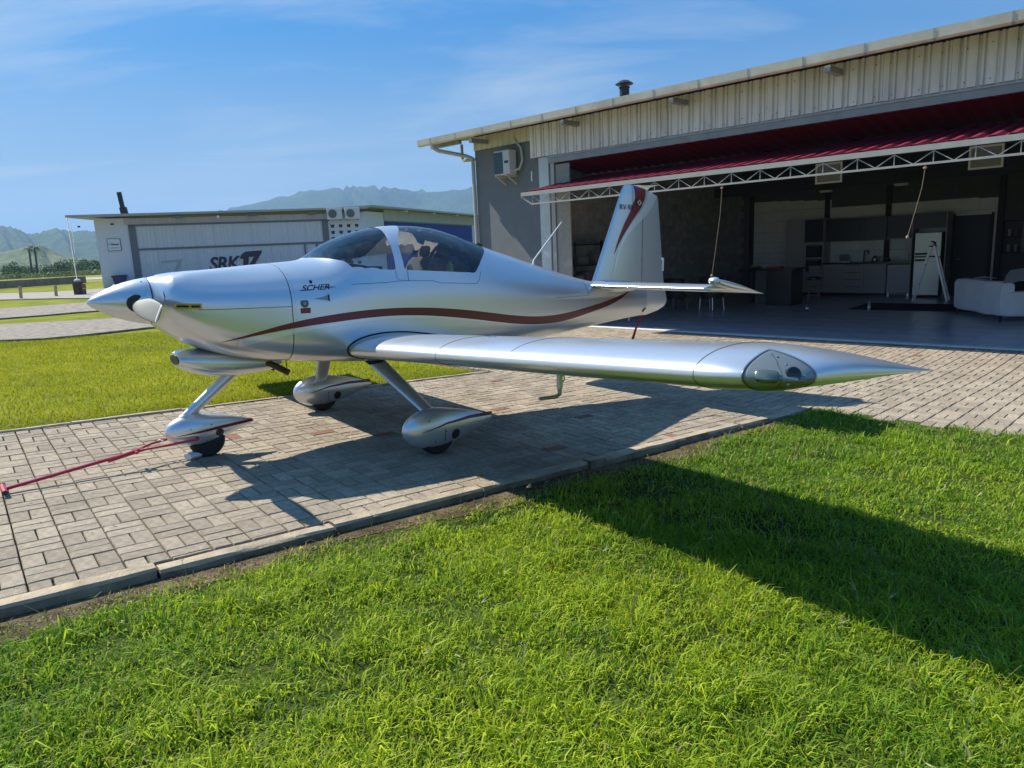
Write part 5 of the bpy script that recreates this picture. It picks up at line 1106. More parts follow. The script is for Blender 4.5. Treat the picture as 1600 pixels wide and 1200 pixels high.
def tub(lab, u, v_, rot):
    t = thing('tub_chair', lab, 'chair', hm(u, v_, 0, rot), 'tub chairs')
    b = MB(); b.loft([[(.34*math.cos(a)*k_, .32*math.sin(a)*k_, z) for a in np.linspace(-.25, math.pi+.25, 17)]+[(.27*math.cos(a)*k_, .25*math.sin(a)*k_, z) for a in np.linspace(math.pi+.25, -.25, 17)] for z, k_ in ((.30, .92), (.5, 1), (.72, 1.02), (.86, .98), (.89, .93))]); b.build('shell', mat('dark_leatherette', (.02, .019, .02), rough=.45), t, True)
    MB().bb((-.25, -.24, .34), (.25, .2, .46)).build('seat', mat('dark_leatherette', (.02, .019, .02)), t, bevel=.04)
    for x, y in ((-.24, -.2), (.24, -.2), (-.22, .2), (.22, .2)): MB().tube([(x, y, .34), (x*1.1, y*1.1, 0)], .018, 6).build('leg', STEEL, t, True)
tub('dark tub chair nearest the grey block wall behind the rudder', -.35, 4.35, 2.6); tub('dark tub chair under the tailplane, right of the other tub chair', .55, 4.75, 2.9)
# metal shelf with boxes against the left wall
t = thing('metal_shelf', 'dark metal shelf rack loaded with tools against the left hangar wall', 'shelf', hm(-.80, .95, 0))
for x in (-.2, .2):
    for y in (-.8, .8): MB().bb((x-.02, y-.02, 0), (x+.02, y+.02, 2.02)).build('upright', DARKPL, t)
for z in (.25, .95, 1.42, 1.92): MB().bb((-.22, -.82, z), (.22, .82, z+.035)).build('shelf_board', DARKPL, t)
for k, (y, z, w, h, c_) in enumerate(((-.55, .985, .3, .22, (.10, .12, .10)), (-.1, .985, .35, .3, (.07, .07, .08)), (.45, .985, .32, .18, (.12, .08, .06)), (-.4, 1.455, .4, .2, (.09, .11, .08)), (.25, 1.455, .3, .25, (.12, .10, .09)), (.55, .285, .4, .4, (.05, .05, .05)), (-.3, .285, .5, .35, (.06, .07, .06)))):
    o = MB().bb((-.15, -w/2, 0), (.15, w/2, h)).build('storage_box', mat('box_%d' % k, c_, rough=.7), None, bevel=.01); o.matrix_world = hm(-.80, .95+y, z+.0005); tag(o, ['green toolbox on the third shelf at the column end', 'dark crate in the middle of the third shelf', 'brown box on the third shelf at the inner end', 'green grey case on the fourth shelf near the column', 'brown grey box on the fourth shelf, inner half', 'black bin on the lowest shelf, inner end', 'dark crate on the lowest shelf near the column'][k].replace('third', 'second').replace('fourth', 'third'), 'box', 'boxes on the metal shelf')
# stepladder
t = thing('stepladder', 'aluminium stepladder standing open in front of the fridge', 'ladder', hm(5.02, 8.7, 0, .12))
AL = mat('aluminium', (.55, .56, .57), rough=.35, metal=.8)
for y in (-.18, .18):
    MB().bar((.06, y*.7, 1.50), (.46, y*1.25, 0), .035, .055).build('front_rail', AL, t); MB().bar((-.02, y*.7, 1.50), (-.38, y*1.2, 0), .022, .03).build('rear_rail', AL, t)
for k in range(5): f_ = .18+k*.2; MB().bar((.46-.40*f_, -.225+.1*f_, 1.5*f_), (.46-.40*f_, .225-.1*f_, 1.5*f_), .07, .02).build('tread', AL, t)
for f_ in (.3, .65): MB().bar((-.38+.36*f_, -.2+.08*f_, 1.5*f_), (-.38+.36*f_, .2-.08*f_, 1.5*f_), .02).build('rear_brace', AL, t)
MB().tube([(.06, -.13, 1.48), (.07, -.13, 1.56), (.02, -.12, 1.60), (-.03, 0, 1.6), (.02, .12, 1.60), (.07, .13, 1.56), (.06, .13, 1.48)], .016, 8).build('hoop', DARKPL, t, True); MB().bb((-.06, -.14, 1.46), (.10, .14, 1.50)).build('platform', DARKPL, t)
# sofa under a white throw
t = thing('covered_sofa', 'sofa draped in a white cover standing on the hangar floor', 'sofa', hm(7.05, 4.55, 0, -.95))
SOF = mat('white_cotton_cover', (.84, .86, .86), rough=.95, var=.06, vscale=5, bump=.5, bscale=9)
def cushion(name, a_, b_, m_, amp, n=14):
    b = MB(); rings = []
    for i in range(n+1):
        x = a_[0]+(b_[0]-a_[0])*i/n; r = []; yy, zz = (a_[1]+b_[1])/2, (a_[2]+b_[2])/2; hy, hz = (b_[1]-a_[1])/2, (b_[2]-a_[2])/2; e = .93 if i in (0, n) else 1
        for a in np.linspace(0, 6.2832, 29)[:-1]: r.append((x+amp*math.sin(a*3+i), yy+e*hy*math.copysign(abs(math.cos(a))**.32, math.cos(a))+amp*math.sin(i*1.3+a*4), zz+e*hz*math.copysign(abs(math.sin(a))**.32, math.sin(a))+amp*math.sin(i*.9+a*2)*.7))
        rings.append(r)
    return b.loft(rings).build(name, m_, t, True)
cushion('back', (-1.02, -.12, .12), (1.02, .14, .82), SOF, .010); cushion('seat', (-.95, .12, .13), (.95, .85, .45), SOF, .010)
cushion('arm', (-1.06, -.10, .12), (-.84, .88, .62), SOF, .008); cushion('arm', (.84, -.10, .12), (1.06, .88, .62), SOF, .008)
for x in (-.95, .95):
    for y in (-.05, .8): MB().lathe([(.02, 0), (.035, .13)], (x, y, 0), (0, 0, 1), 10).build('foot', DARKPL, t, True)
o = MB().add([(0, 0, .02), (.5, .03, .035), (.48, .34, .02), (.03, .30, .03), (.25, .16, .07)], [(0, 1, 4), (1, 2, 4), (2, 3, 4), (3, 0, 4)]).build('crumpled_towel', SOF, None); o.matrix_world = hm(6.75, 4.95, .81, -.95); tag(o, 'crumpled white towel lying on top of the sofa back', 'towel')
# mat of blue and maroon foam squares
t = thing('foam_mat', 'low maroon and blue exercise mat on the floor in front of the kitchen', 'mat', hm(3.95, 5.6, .001, .05))
cols = [(.05, .012, .02), (.015, .02, .06)]
for i in range(3):
    for j in range(2): MB().bb((i*.9+.004, j*.9+.004, 0), (i*.9+.896, j*.9+.896, .018)).build('mat_square', mat('mat_%d' % ((i+j) % 2), cols[(i+j) % 2], rough=.8), t)
def bottle(lab, u, v_, c_): 
    t = thing('drink_bottle', lab, 'bottle', hm(u, v_, 0), 'bottles on the hangar floor'); MB().lathe([(.035, 0), (.036, .015), (.036, .16), (.014, .215), (.014, .25), (0, .25)], (0, 0, 0), (0, 0, 1), 16).build('bottle_body', mat('bottle_%s' % lab[:5], c_, rough=.25), t, True); MB().lathe([(.0365, .06), (.0365, .12)], (0, 0, 0), (0, 0, 1), 16).build('bottle_label', WHITE, t, True)
bottle('dark bottle standing on the hangar floor left of the mat', 3.22, 4.78, (.03, .03, .035)); bottle('clear bottle with white label standing at the near edge of the mat', 4.50, 5.45, (.3, .33, .36))
# things at the right end of the back wall
t = thing('wall_shelf', 'dark wall shelf with ornaments at the right end of the back wall', 'shelf', hm(6.75, BW-.2, 1.20))
MB().bb((-.40, 0, 0), (.55, .18, .03)).build('shelf_board', PIL, t); MB().bb((-.40, 0, .42), (.55, .18, .45)).build('shelf_board', PIL, t); MB().bb((-.40, 0, .85), (.55, .18, .88)).build('shelf_board', PIL, t); MB().bb((.05, -.02, .03), (.53, .17, .84)).build('cupboard_door', CABD, t); MB().bb((-.42, 0, 0), (-.40, .18, .88)).build('side_panel', PIL, t)
for x, z, c_ in ((-.25, .45, (.4, .4, .38)), (-.10, .45, (.2, .12, .08)), (-.25, .03, (.45, .4, .35)), (-.08, .03, (.35, .35, .36))):
    o = MB().lathe([(.03, 0), (.04, .05), (.03, .11), (.045, .16), (.03, .20), (0, .21)], (0, 0, 0), (0, 0, 1), 12).build('ornament', mat('ornament_%d_%d' % (int(x*100), int(z*100)), c_, rough=.5), None, True); o.matrix_world = hm(6.75+x, BW-.11, 1.20+z+.031-.0305+.0005); tag(o, {(-.25, .45): 'pale vase at the left of the middle shelf board', (-.10, .45): 'brown vase at the right of the middle shelf board', (-.25, .03): 'cream vase at the left of the lowest shelf board', (-.08, .03): 'grey vase at the right of the lowest shelf board'}[(x, z)], 'ornament', 'ornaments on the wall shelf')
t = thing('spare_vehicle', 'small white vehicle with dark windscreen parked behind the sofa', 'vehicle', hm(8.05, 8.3, 0, -.2))
b = MB(); b.loft([[(x, y, z) for y, z in ((-.6, .3), (.6, .3), (.62, h*.75), (.5, h), (-.5, h), (-.62, h*.75))] for x, h in ((-1.1, .7), (-1.0, .85), (-.3, .95), (.9, 1.0), (1.1, .8))]); b.build('body', mat('vehicle_white', (.55, .56, .57), rough=.3), t, True)
MB().loft([[(x, y, z) for y, z in ((-.48, .95), (.48, .95), (.40, h), (-.40, h))] for x, h in ((-.5, 1.0), (-.1, 1.38), (.5, 1.42), (.85, 1.05))]).build('cabin_glass', CABD, t, True)
for x in (-.7, .7):
    for y in (-.58, .58): MB().lathe([(.1, -.08), (.27, -.08), (.3, 0), (.27, .08), (.1, .08)], (x, y, .3), (0, 1, 0), 20).build('wheel', BLACK, t, True)
t = thing('stair', 'dark sloping stair stringer rising at the right end of the hangar', 'stair', hm(7.3, 9.6, 0))
MB().bar((.9, 0, 0), (-.5, .0, 3.2), .06, .3).build('stringer', PIL, t) if False else MB().bar((1.6, 0, .1), (-.10, 0, 3.1), .06, .28).build('stringer', PIL, t)

# ================================================================== THINGS ON THE PAVEMENT
TOWR = mat('red_towbar_paint', (.42, .02, .05), rough=.35)
tow = thing('tow_bar', 'red tow bar with T handle hooked to the nose wheel', 'tow bar', DRIVE @ Matrix.Translation((-.6, -.12, 0)))
def T(x, l, z): return (x+.6, -l+.12, z)
MB().tube([T(-.60, .12, .030), T(-.30, .085, .065), T(.12, .035, .115)], .013, 8).build('main_tube', TOWR, tow, True)
MB().tube([T(.02, .05, .095), T(.26, .02, .135)], .017, 8).build('inner_sleeve', TOWR, tow, True)
for s_ in (1, -1): MB().tube([T(.20, .02, .128), T(.34, s_*.075+.0, .145), T(.62, s_*.125, .170), T(.635, s_*.09, .171)], .009, 8).build('fork_arm', TOWR, tow, True)
MB().bar(T(.205, -.045, .128), T(.205, .085, .128), .016).build('cross_pin', TOWR, tow); MB().bar(T(.40, -.13, .150), T(.415, -.07, .152), .012).build('stop_peg', WHITE, tow)
MB().tube([T(-.605, .02, .030), T(-.600, .22, .030)], .016, 8).build('handle', TOWR, tow, True)
for l in (.012, .215): MB().lathe([(.017, 0), (.017, .012), (0, .012)], T(-.603, l, .03), (0, -1 if l > .1 else 1, 0), 10).build('grip_end', DARKPL, tow, True)
o = MB().loft([[(x, .05*k_*math.cos(a), .028+.028*k_*math.sin(a)) for a in np.linspace(0, 6.28, 9)[:-1]] for x, k_ in ((-.05, .9), (0, 1), (.05, .9))]).build('wheel_chock', WHITE, None, True); o.matrix_world = DRIVE @ Matrix.Translation((.60, -.03, .001)) @ Matrix.Rotation(.4, 4, 'Z'); tag(o, 'small white chock on the pavers against the nose tyre', 'chock')
rb = MB(); rb.add([Q(5.52+dx, l, z) for dx, z, l in ((.20, .845, .03), (.16, .80, .02), (.10, .72, .02), (.03, .60, .03), (-.02, .50, .03))]+[Q(5.545+dx, l+.002, z) for dx, z, l in ((.20, .845, .03), (.165, .79, .02), (.105, .715, .02), (.045, .59, .03), (.005, .49, .03))], [(i, i+1, 6+i, 5+i) for i in range(4)])
o = rb.build('safety_ribbon', mat('red_ribbon', (.35, .02, .03), rough=.8), None); sm = o.modifiers.new('cloth', 'SOLIDIFY'); sm.thickness = .002; o.matrix_world = DRIVE; tag(o, 'red safety ribbon hanging from the tail of the aeroplane', 'ribbon')

# ================================================================== NEIGHBOURING HANGAR
UA = Vector((.94687936, .32158897, 0)); NA = Vector((-UA.y, UA.x, 0)); WA = Vector((-24.289, 43.325, .26))
MA = Matrix((UA, NA, Vector((0, 0, 1)))).transposed().to_4x4(); MA.translation = WA
nb = thing('neighbour_hangar', 'white hangar with bold black slanted lettering on its corrugated door', 'hangar', MA)
NW = mat('neighbour_white_render', (.62, .66, .70), rough=.8, var=.05); NCOR = mat('neighbour_grey_sheet', (.46, .47, .46), rough=.6, var=.08, streak=(2, 2, .4), vscale=1); NDOOR = mat('neighbour_white_sheet', (.60, .62, .62), rough=.6, var=.05, streak=(3, 3, .3), vscale=1); NFR = mat('neighbour_steel_frame', (.13, .15, .17), rough=.6)
def ns(name, a_, b_, m, parent=nb): return MB().bb(a_, b_).build(name, m, parent)
ns('white_end_wall', (0, 0, -.3), (2.02, .2, 4.05), NW); ns('left_side_wall', (0, .2, -.3), (.2, 14, 4.05), NW)
ns('rear_infill_wall', (2.02, .5, -.3), (15.9, .6, 4.05), NFR)
ns('door_jamb', (1.78, -.08, 0), (2.15, -.003, 3.62), NFR); ns('door_head', (1.78, -.08, 3.55), (13.2, -.003, 3.66), NFR); ns('door_jamb', (13.10, -.08, 0), (13.47, -.003, 3.62), NFR); ns('door_mid_rail', (2.15, -.075, 2.12), (13.1, -.03, 2.24), NFR)
for u in (11.83, 12.6): ns('door_stile', (u, -.075, 0), (u+.10, -.03, 2.12), NFR)
u = 2.15
while u < 13.05: trap_sheet('door_sheet', u, min(u+1.09, 13.1)-.004, 0.02, 3.55, .0, .22, .03, NDOOR, nb); u += 1.095
u = 1.56
while u < 13.4: trap_sheet('fascia_sheet', u, min(u+1.0, 13.47)-.004, 3.66, 4.02, -.02, .25, .03, NCOR, nb); u += 1.0
ns('lattice_wall', (13.47, 0, -.3), (15.9, .2, 4.05), NW)
for r in range(9):
    for k in range(4):
        u, z = 13.75+k*.52, 3.30-r*.40
        if z > .2: b = MB(); b.prism([(u-.13, z), (u+.13, z), (u+.09, z-.2), (u-.09, z-.2)], lambda a_, c_, t_: (a_, t_, c_), -.004, .10); b.build('vent_hole', DARKPL, nb)
b = MB(); b.add([(-1.2, -1.1, 4.10), (16.1, -.30, 4.25), (16.1, -.30, 4.37), (-1.2, -1.1, 4.24), (-1.2, 14.5, 4.6), (16.1, 14.5, 4.7), (16.1, 14.5, 4.84), (-1.2, 14.5, 4.74)], [(0, 1, 2, 3), (4, 7, 6, 5), (3, 2, 6, 7), (0, 4, 5, 1), (0, 3, 7, 4), (1, 5, 6, 2)]); nroof = b.build('roof', mat('neighbour_roof', (.36, .35, .33), rough=.6, var=.1), nb)
for u in (4.3, 8.6, 12.2): ns('eaves_bracket', (u, -.8, 3.98), (u+.6, -.1, 4.06), NFR)
MB().bar((1.52, 1.0, 4.25), (1.40, 1.0, 5.65), .24, .24).build('flue_pipe', mat('dark_flue', (.03, .032, .035)), nroof); MB().bar((1.56, 1.0, 4.25), (1.50, 1.0, 4.75), .38, .38).build('flue_base', mat('dark_flue', (.03, .032, .035)), nroof)
fl = MB().box((6.9, -.9, 4.0), (.12, .12, .14)).build('flood_lamp', DARKPL, nb); MB().lathe([(0, 0), (.07, 0), (.08, .04), (0, .06)], (6.9, -.97, 3.95), (0, -1, -.4), 12).build('lamp_lens', WHITE, fl, True); MB().box((.95, -.02, 3.72), (.16, .1, .08)).build('wall_lamp', DARKPL, nb); MB().box((-.75, -.3, 3.62), (.12, .12, .10)).build('hanging_lamp', DARKPL, nb)
sg = thing('wall_sign', 'small pale sign with green lettering on the white end wall of the neighbouring hangar', 'sign', MA @ Matrix.Translation((.9, -.01, 2.52)))
MB().bb((-.33, -.03, -.34), (.33, -.001, .34)).build('sign_board', mat('sign_pale', (.66, .70, .72), rough=.4), sg)
for a_, c_ in (((-.35, -.04, -.36), (-.33, -.001, .36)), ((.33, -.04, -.36), (.36, -.001, .36)), ((-.33, -.04, .34), (.33, -.001, .36)), ((-.33, -.04, -.37), (.33, -.001, -.34))): MB().bb(a_, c_).build('sign_frame', mat('sign_teal', (.04, .12, .13), rough=.5), sg)
MB().bb((-.18, -.034, -.03), (.26, -.031, .05)).build('sign_print', mat('sign_teal', (.04, .12, .13)), sg); MB().tube([(-.30, -.033, -.02), (-.24, -.033, .10), (-.05, -.033, .13)], .012, 5).build('sign_swoosh', mat('sign_teal', (.04, .12, .13)), sg); MB().bb((-.2, -.034, -.20), (.22, -.031, -.17)).build('sign_line', mat('sign_teal', (.04, .12, .13)), sg)
# lettering on the door: condensed slanted capitals and a larger 17
V_, F_, w_ = text_geo('SRK', 1, .22, .028, .92); k_ = 1.92/w_; MB().add([(5.98+x*k_, -.045, .72+y*1.16+x*k_*.012) for x, y, _ in V_], F_).build('lettering', NAVY, nb)
b = MB()
b.prism([(7.93, 1.58), (8.20, 1.80), (9.22, 1.84), (9.16, 1.66), (8.45, .60), (8.10, .60), (8.72, 1.46), (8.40, 1.46), (8.26, .60), (7.98, .60), (8.06, 1.36), (7.86, 1.38)], lambda a_, c_, t_: (a_, t_, c_), -.048, -.044); b.build('lettering', NAVY, nb)
b = MB(); b.prism([(3.3, 1.45), (4.5, 1.50), (4.45, 1.36), (4.15, .7), (3.98, .7), (4.25, 1.36), (3.3, 1.32)], lambda a_, c_, t_: (a_, t_, c_), -.046, -.043); b.build('faded_figure', mat('faded_grey_print', (.42, .44, .44), rough=.6), nb)
for u, lab in ((13.88, 'left of the two air conditioner units under the neighbouring roof'), (15.02, 'right of the two air conditioner units under the neighbouring roof')):
    a_ = thing('wall_unit', lab, 'air conditioner', MA @ Matrix.Translation((u, -.45, 3.60)), 'air conditioners on the neighbouring hangar')
    MB().bb((-.48, -.15, 0), (.48, .2, .72)).build('casing', mat('ac_white2', (.60, .60, .58), rough=.5), a_, bevel=.03); MB().lathe([(.27, 0), (.27, .01), (.24, .012), (.0, .012)], (-.12, -.15, .36), (0, -1, 0), 24).build('fan_grille', mat('fan_dark', (.12, .12, .12), rough=.5), a_, True); MB().tube([(-.12+.285*math.cos(q), -.16, .36+.285*math.sin(q)) for q in np.linspace(0, 6.283, 25)[:-1]], .02, 5, True).build('fan_ring', mat('ac_white2', (.6, .6, .58)), a_, 'all'); MB().bb((-.4, -.1, -.05), (-.35, .44, -.001)).build('bracket', NFR, a_); MB().bb((.35, -.1, -.05), (.4, .44, -.001)).build('bracket', NFR, a_)
# blue-door hangar behind the corner
UB = Vector((.30603532, .95202016, 0)); NBv = Vector((-UB.y, UB.x, 0)); MBm = Matrix((UB, NBv, Vector((0, 0, 1)))).transposed().to_4x4(); MBm.translation = WA+UA*15.92
nb2 = thing('blue_door_hangar', 'far hangar with a wide bright blue corrugated door and grey fascia', 'hangar', MBm)
def nsb(name, a_, b_, m): return MB().bb(a_, b_).build(name, m, nb2)
nsb('white_corner_wall', (0, 0, -.3), (2.6, .2, 4.1), NW); nsb('white_end_wall', (20.1, 0, -.3), (23.5, .2, 4.1), NW); nsb('inner_wall', (2.6, .4, -.3), (20.1, .5, 4.1), NFR)
u = 2.85
while u < 20: trap_sheet('blue_door_sheet', u, min(u+1.2, 20.05)-.004, 0, 3.45, .06, .3, .05, mat('bright_blue_sheet', (.012, .045, .34), rough=.5, var=.1), nb2); u += 1.2
nsb('door_head', (2.6, -.04, 3.46), (20.1, .06, 3.56), NFR)
u = 2.6
while u < 23.4: trap_sheet('fascia_sheet', u, min(u+1.3, 23.5)-.004, 3.56, 4.32, -.03, .26, .04, NCOR, nb2); u += 1.3
b = MB(); b.bb((-.2, -.7, 4.33), (24.5, 12, 4.46)); b.build('roof', mat('neighbour_roof', (.36, .35, .33)), nb2)
for u in (5, 10, 15, 20): nsb('eaves_bracket', (u, -.6, 4.2), (u+.3, -.05, 4.3), WHITE)
# rain chain, bin, bollards and the low wall out front
ch = thing('rain_chain', 'thin hanging chain from the roof corner down to the brown stump', 'chain', Matrix.Translation((-20.29, 34.07, .26)))
top = WA+UA*-1.1+NA*-1.2-Vector((-20.29, 34.07, .26))+Vector((0, 0, 4.1))
MB().tube([(0, 0, .55), (top.x*.35, top.y*.35, 1.4), (top.x*.7, top.y*.7, 2.7), (top.x, top.y, top.z)], .022, 5).build('chain_run', mat('dull_chain', (.16, .165, .17), rough=.7), ch, True)
MB().tube([(top.x*.5+.1, top.y*.5, 1.95), (top.x*.75+.18, top.y*.75, 2.9), (top.x+.12, top.y, top.z)], .016, 5).build('chain_run', mat('dull_chain', (.16, .165, .17)), ch, True)
st_ = thing('brown_stump', 'thick dark brown post with a pale top at the end of the bollard row', 'post', Matrix.Translation((-20.29, 34.07, .26)))
MB().loft([[(.19*k_*math.copysign(abs(math.cos(a))**.5, math.cos(a)), .19*k_*math.copysign(abs(math.sin(a))**.5, math.sin(a)), z) for a in np.linspace(0, 6.28, 17)[:-1]] for z, k_ in ((-.1, .95), (.3, 1), (.60, 1.03))]).build('body', mat('brown_wood_post', (.09, .05, .04), rough=.9, var=.3, vscale=6), st_, True); MB().lathe([(.14, .60), (.15, .68), (.08, .74), (0, .75)], (0, 0, 0), (0, 0, 1), 12).build('cap', mat('pale_stone_cap', (.5, .48, .44), rough=.9), st_, True)
for (x, y, h, c_, lab) in ((-22.04, 32.56, .56, (.50, .34, .15), 'short tan bollard at the left edge of the view'), (-20.94, 33.35, .52, (.50, .34, .15), 'short tan bollard nearer the brown post'), (-19.83, 33.74, .50, (.16, .09, .05), 'short dark bollard just right of the brown post')):
    t = thing('bollard', lab, 'bollard', Matrix.Translation((x, y, .26)), 'bollards along the neighbouring apron')
    MB().lathe([(.065, -.1), (.068, .1), (.066, h-.05), (.045, h), (0, h+.005)], (0, 0, 0), (.06, 0, 1), 14).build('post', mat('bollard_%d' % int(c_[0]*100), c_, rough=.85, var=.15, vscale=8), t, True); MB().lathe([(.069, h*.55), (.0695, h*.62)], (0, 0, 0), (.06, 0, 1), 14).build('band', mat('bollard_band', (.6, .5, .35), rough=.8), t, True)
lw_ = thing('low_wall', 'long low weathered concrete wall on the grass left of the brown post', 'wall', Matrix.Translation((-35.2, 58.0, .26)))
d0, d1 = Vector((-3, -12.2, 0)), Vector((.6, 1.2, 0))
for k in range(5):
    p = d0+(d1-d0)*k/5; q = d0+(d1-d0)*(k+1)/5-(d1-d0).normalized()*.03; MB().bar(p+Vector((0, 0, .30)), q+Vector((0, 0, .30)), .25, .56).build('wall_segment', mat('weathered_wall', (.22, .19, .16), rough=.95, var=.3, vscale=3), lw_)
bn = thing('wheelie_bin', 'dark blue bin standing against the white end wall', 'bin', MA @ Matrix.Translation((1.0, -.45, -.02)))
MB().loft([[(w*sx, w*.8*sy, z) for sx, sy in ((-1, -1), (1, -1), (1, 1), (-1, 1))] for z, w in ((.02, .24), (.62, .34))]).build('body', mat('bin_blue', (.012, .03, .12), rough=.5), bn); MB().bb((-.38, -.32, .62), (.38, .32, .74)).build('rim', mat('bin_navy', (.01, .015, .04), rough=.5), bn)

# ================================================================== TREE LINE, HILLS, AIR
LEAF = [leaf_mat('leaf_%d' % k, False, c_, .3, .4) for k, c_ in enumerate(((.035, .075, .018), (.05, .10, .02), (.065, .115, .03)))]
BARK = mat('bark', (.09, .07, .05), rough=.95, var=.3)
def tree_meshes(seed, w, h, n, m):
    r_ = np.random.default_rng(seed); b = MB(); lobes = [(r_.normal(0, w*.33), r_.normal(0, w*.33), h*(.35+.5*r_.random()), w*r_.uniform(.22, .42)) for _ in range(9)]
    for k in range(n):
        cx, cy, cz, cr = lobes[k % 9]; d = Vector(r_.normal(0, 1, 3)).normalized()*cr*(r_.random()**.35); c_ = Vector((cx, cy, max(.15*h, cz)))+d*Vector((1, 1, .8)).x
        a = Vector(r_.normal(0, 1, 3)).normalized(); e = a.orthogonal().normalized(); s_ = w*r_.uniform(.035, .075); f_ = a.cross(e)
        b.add([c_-e*s_, c_-f_*s_*.5, c_+e*s_, c_+f_*s_*.6], [(0, 1, 2, 3)])
    crown = b.mesh('crown', m); t = MB(); t.tube([(0, 0, -.3), (.05*w*r_.normal(), 0, h*.3), (.08*w*r_.normal(), .05*w, h*.6)], [w*.05, w*.04, w*.015], 7)
    for q in range(4): L_ = lobes[q]; t.tube([(0, 0, h*.25), (L_[0]*.5, L_[1]*.5, h*.4), (L_[0], L_[1], L_[2])], [w*.025, w*.018, w*.008], 5)
    return crown, t.mesh('trunk', BARK, True)
TM_ = [tree_meshes(20+k, 5.5, 4.6, 520, LEAF[k % 3]) for k in range(5)]
tl_names = ['far tree in the dark tree line, crown %d from the left edge' % (k+1) for k in range(40)]
def far_pt(px, dist):                                             # a bearing across the field
    d = fw*1.0+rt*((px-800)/1111)+upv*((600-418)/1111); d.z = 0; d.normalize(); return d*dist
words = ['first', 'second', 'third', 'fourth', 'fifth', 'sixth', 'seventh', 'eighth', 'ninth', 'tenth', 'eleventh', 'twelfth', 'thirteenth', 'fourteenth', 'fifteenth', 'sixteenth']
spots = [(-34, 170, .9), (-14, 162, .8), (4, 175, 1.0), (15, 168, 1.15), (27, 158, .8), (38, 172, .95), (49, 164, .85), (63, 160, .8), (72, 170, .75), (84, 166, .8), (94, 172, 1.0), (104, 160, 1.1), (117, 165, 1.05), (129, 168, 1.15), (141, 160, 1.1), (152, 170, 1.05)]
for k, (px, dist, s_) in enumerate(spots):
    p = far_pt(px, dist); t = thing('field_tree', 'low dark tree across the airfield, %s from the left in the tree line' % words[k], 'tree', Matrix.Translation((p.x, p.y, .2)) @ Matrix.Rotation(k*1.3, 4, 'Z') @ Matrix.Scale(s_*.54, 4), 'tree line across the airfield')
    link('crown', TM_[k % 5][0], t); link('trunk', TM_[k % 5][1], t)
# bushes and reeds in front of the trees: one soft mass
b = MB(); r_ = np.random.default_rng(5)
for k in range(5200):
    px = r_.uniform(-60, 175); p = far_pt(px, r_.uniform(140, 156)); h = .8*r_.random()**2+.05; s_ = r_.uniform(.10, .28); a = Vector(r_.normal(0, 1, 3)).normalized(); e = a.orthogonal().normalized()*s_; f_ = a.cross(e.normalized())*s_
    c_ = Vector((p.x, p.y, .2+h)); b.add([c_-e, c_-f_*.6, c_+e, c_+f_*.6], [(0, 1, 2, 3)])
o = stuff(b.build('scrub', leaf_mat('scrub_leaf', False, (.12, .16, .035), .3, .4))); o['label'] = 'pale scrub and reeds along the foot of the tree line'
def palm(lab, px, dist, h, s_):
    p = far_pt(px, dist); t = thing('palm_tree', lab, 'palm', Matrix.Translation((p.x, p.y, .2)), 'palms in the tree line')
    MB().tube([(0, 0, -.3), (.1, 0, h*.4), (.15, .1, h*.8), (.1, .1, h)], [.22, .17, .15, .13], 9).build('trunk', BARK, t, True)
    for k in range(16):
        a = k*.393+.2*math.sin(k*5); up_ = .25+.55*((k*7) % 5)/5; L_ = s_*(.85+.3*math.sin(k*3.1)); pts = [Vector((.1+math.cos(a)*L_*q, .1+math.sin(a)*L_*q, h+up_*L_*q*1.3-L_*1.15*q*q)) for q in np.linspace(0, 1, 8)]
        b = MB()
        for i in range(7):
            d = (pts[i+1]-pts[i]).normalized(); sd = d.cross(Vector((0, 0, 1))).normalized(); w = L_*.22*(1-(i/7)**2*.6)
            for e in (1, -1):
                for f_ in (0, .5): c_ = pts[i]+(pts[i+1]-pts[i])*f_; b.add([c_, c_+sd*e*w+d*w*.5-Vector((0, 0, w*.45)), c_+d*L_*.05], [(0, 1, 2)])
        b.build('frond', LEAF[0], t)
palm('taller palm rising out of the tree line at the left', 57, 150, 5.2, 2.2); palm('shorter palm just left of the taller palm', 48, 153, 5.0, 1.7)
# hills
def ridge(name, D, pts, depth, seed, m, foot=.0):
    """a range of hills: the skyline profile gets spurs and slopes in front and behind"""
    P = [(Vector((x, y, 0)), z) for x, y, z in pts]; n = 90; prof = []
    tt = np.linspace(0, len(P)-1, n)
    for t in tt: i = min(int(t), len(P)-2); f_ = t-i; prof.append((P[i][0].lerp(P[i+1][0], f_), P[i][1]*(1-f_)+P[i+1][1]*f_))
    V = []; rows = np.concatenate([np.linspace(-1, 0, 20), np.linspace(.1, 1, 6)]); r_ = np.random.default_rng(seed); ph = r_.uniform(0, 6.28, 12); NR = len(rows)
    for k, (p, z) in enumerate(prof):
        d = p.normalized()
        for w in rows:
            h = z*(1-abs(w))**1.15; sp_ = sum(math.sin(k*(.21+.19*q)+ph[q]+w*(2.1+q))*(.55**q) for q in range(6)); h += z*.16*sp_*abs(w)*(1-abs(w))*2.2; h += z*.012*sum(math.sin(k*(1.3+.7*q)+ph[q+6]+w*17*(1+q)) for q in range(4))*(1-abs(w)*.3)
            V.append((p.x+d.x*w*depth+0, p.y+d.y*w*depth, max(h, -1) if abs(w) < .999 else -2))
    b = MB(); b.add(V, [(k*NR+i, (k+1)*NR+i, (k+1)*NR+i+1, k*NR+i+1) for k in range(n-1) for i in range(NR-1)]); return struct(b.build(name, m, None, 'all'))
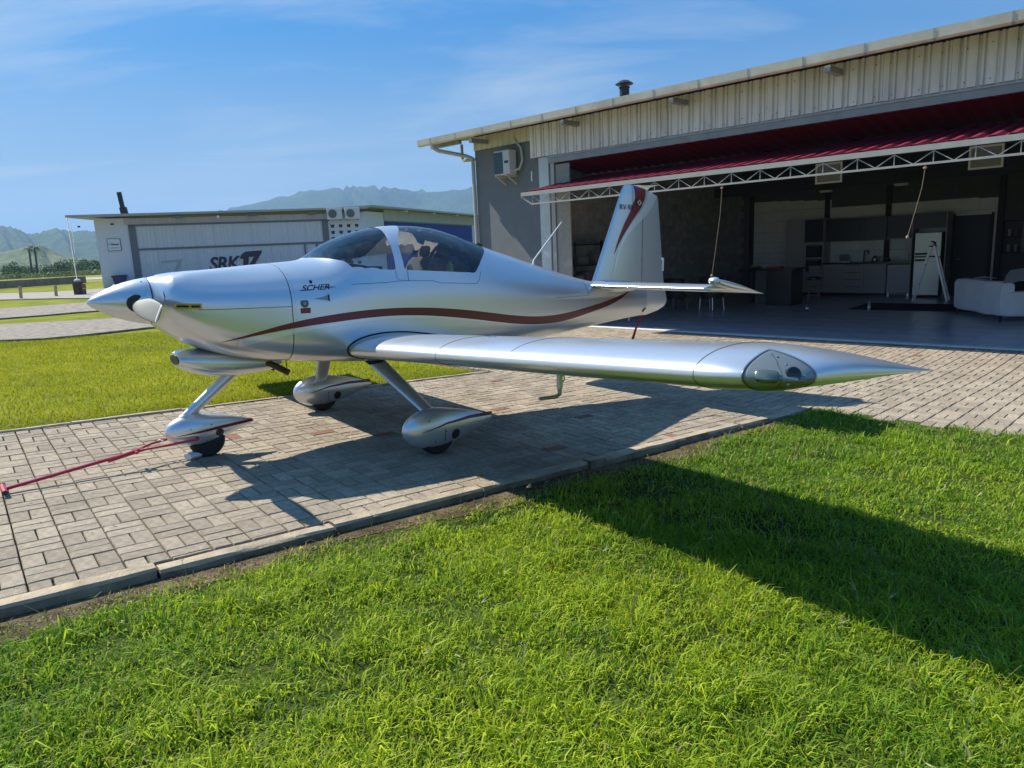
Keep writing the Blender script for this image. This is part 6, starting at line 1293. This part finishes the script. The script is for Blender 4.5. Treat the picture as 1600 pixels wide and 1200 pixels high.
HILLG = mix_ground('forested_hill', [(.020, .042, .014), (.04, .075, .022), (.065, .10, .035)], scale=.012, fine=.08, bump=1.0); HILLP = mix_ground('grassy_hill', [(.06, .085, .03), (.10, .125, .045), (.17, .17, .075)], scale=.02, fine=.12, bump=.8)
MATS['forested_hill'].node_tree.nodes['Bump'].inputs['Distance'].default_value = 6; MATS['grassy_hill'].node_tree.nodes['Bump'].inputs['Distance'].default_value = 2.5
ridge('hill_range', 2300, [(-1500, 1900, 60), (-1150, 2030, 95), (-960, 2095, 122), (-853, 2136, 144), (-803, 2155, 154), (-682, 2197, 181), (-591, 2223, 201), (-499, 2245, 206), (-443, 2257, 211), (-367, 2271, 205), (-271, 2284, 192), (-192, 2292, 185), (-82, 2299, 197), (60, 2300, 205), (260, 2290, 180), (600, 2240, 150), (1000, 2100, 110)], 620, 3, HILLG)
ridge('hill_range', 1500, [(-1080, 1020, 50), (-980, 1120, 66), (-900, 1195, 80), (-851, 1235, 78), (-836, 1245, 75), (-819, 1257, 63), (-807, 1264, 64.5), (-786, 1277, 72), (-766, 1289, 66.5), (-723, 1314, 66.5), (-640, 1356, 60), (-540, 1400, 50), (-400, 1445, 40)], 420, 8, HILLG)
ridge('grassy_hill', 700, [(-520, 470, 14), (-440, 545, 17), (-400, 575, 16.3), (-385, 585, 20), (-376, 591, 21.8), (-368, 596, 15), (-358, 601, 11), (-345, 609, 8), (-310, 628, 5)], 150, 12, HILLP)
hb = MB().bb((-3200, -600, -8), (2200, 3300, 245)); hz_o = hb.build('haze', None, None); stuff(hz_o); hz_o['label'] = 'thin bluish haze over the airfield and hills'
hmat = bpy.data.materials.new('haze_air'); hmat.use_nodes = True; ht = hmat.node_tree; ht.nodes.remove(ht.nodes['Principled BSDF']); pv = ht.nodes.new('ShaderNodeVolumePrincipled'); pv.inputs['Density'].default_value = .0003; pv.inputs['Color'].default_value = (.36, .62, .98, 1); pv.inputs['Anisotropy'].default_value = .2
ht.links.new(pv.outputs[0], ht.nodes['Material Output'].inputs['Volume']); hz_o.data.materials.append(hmat)
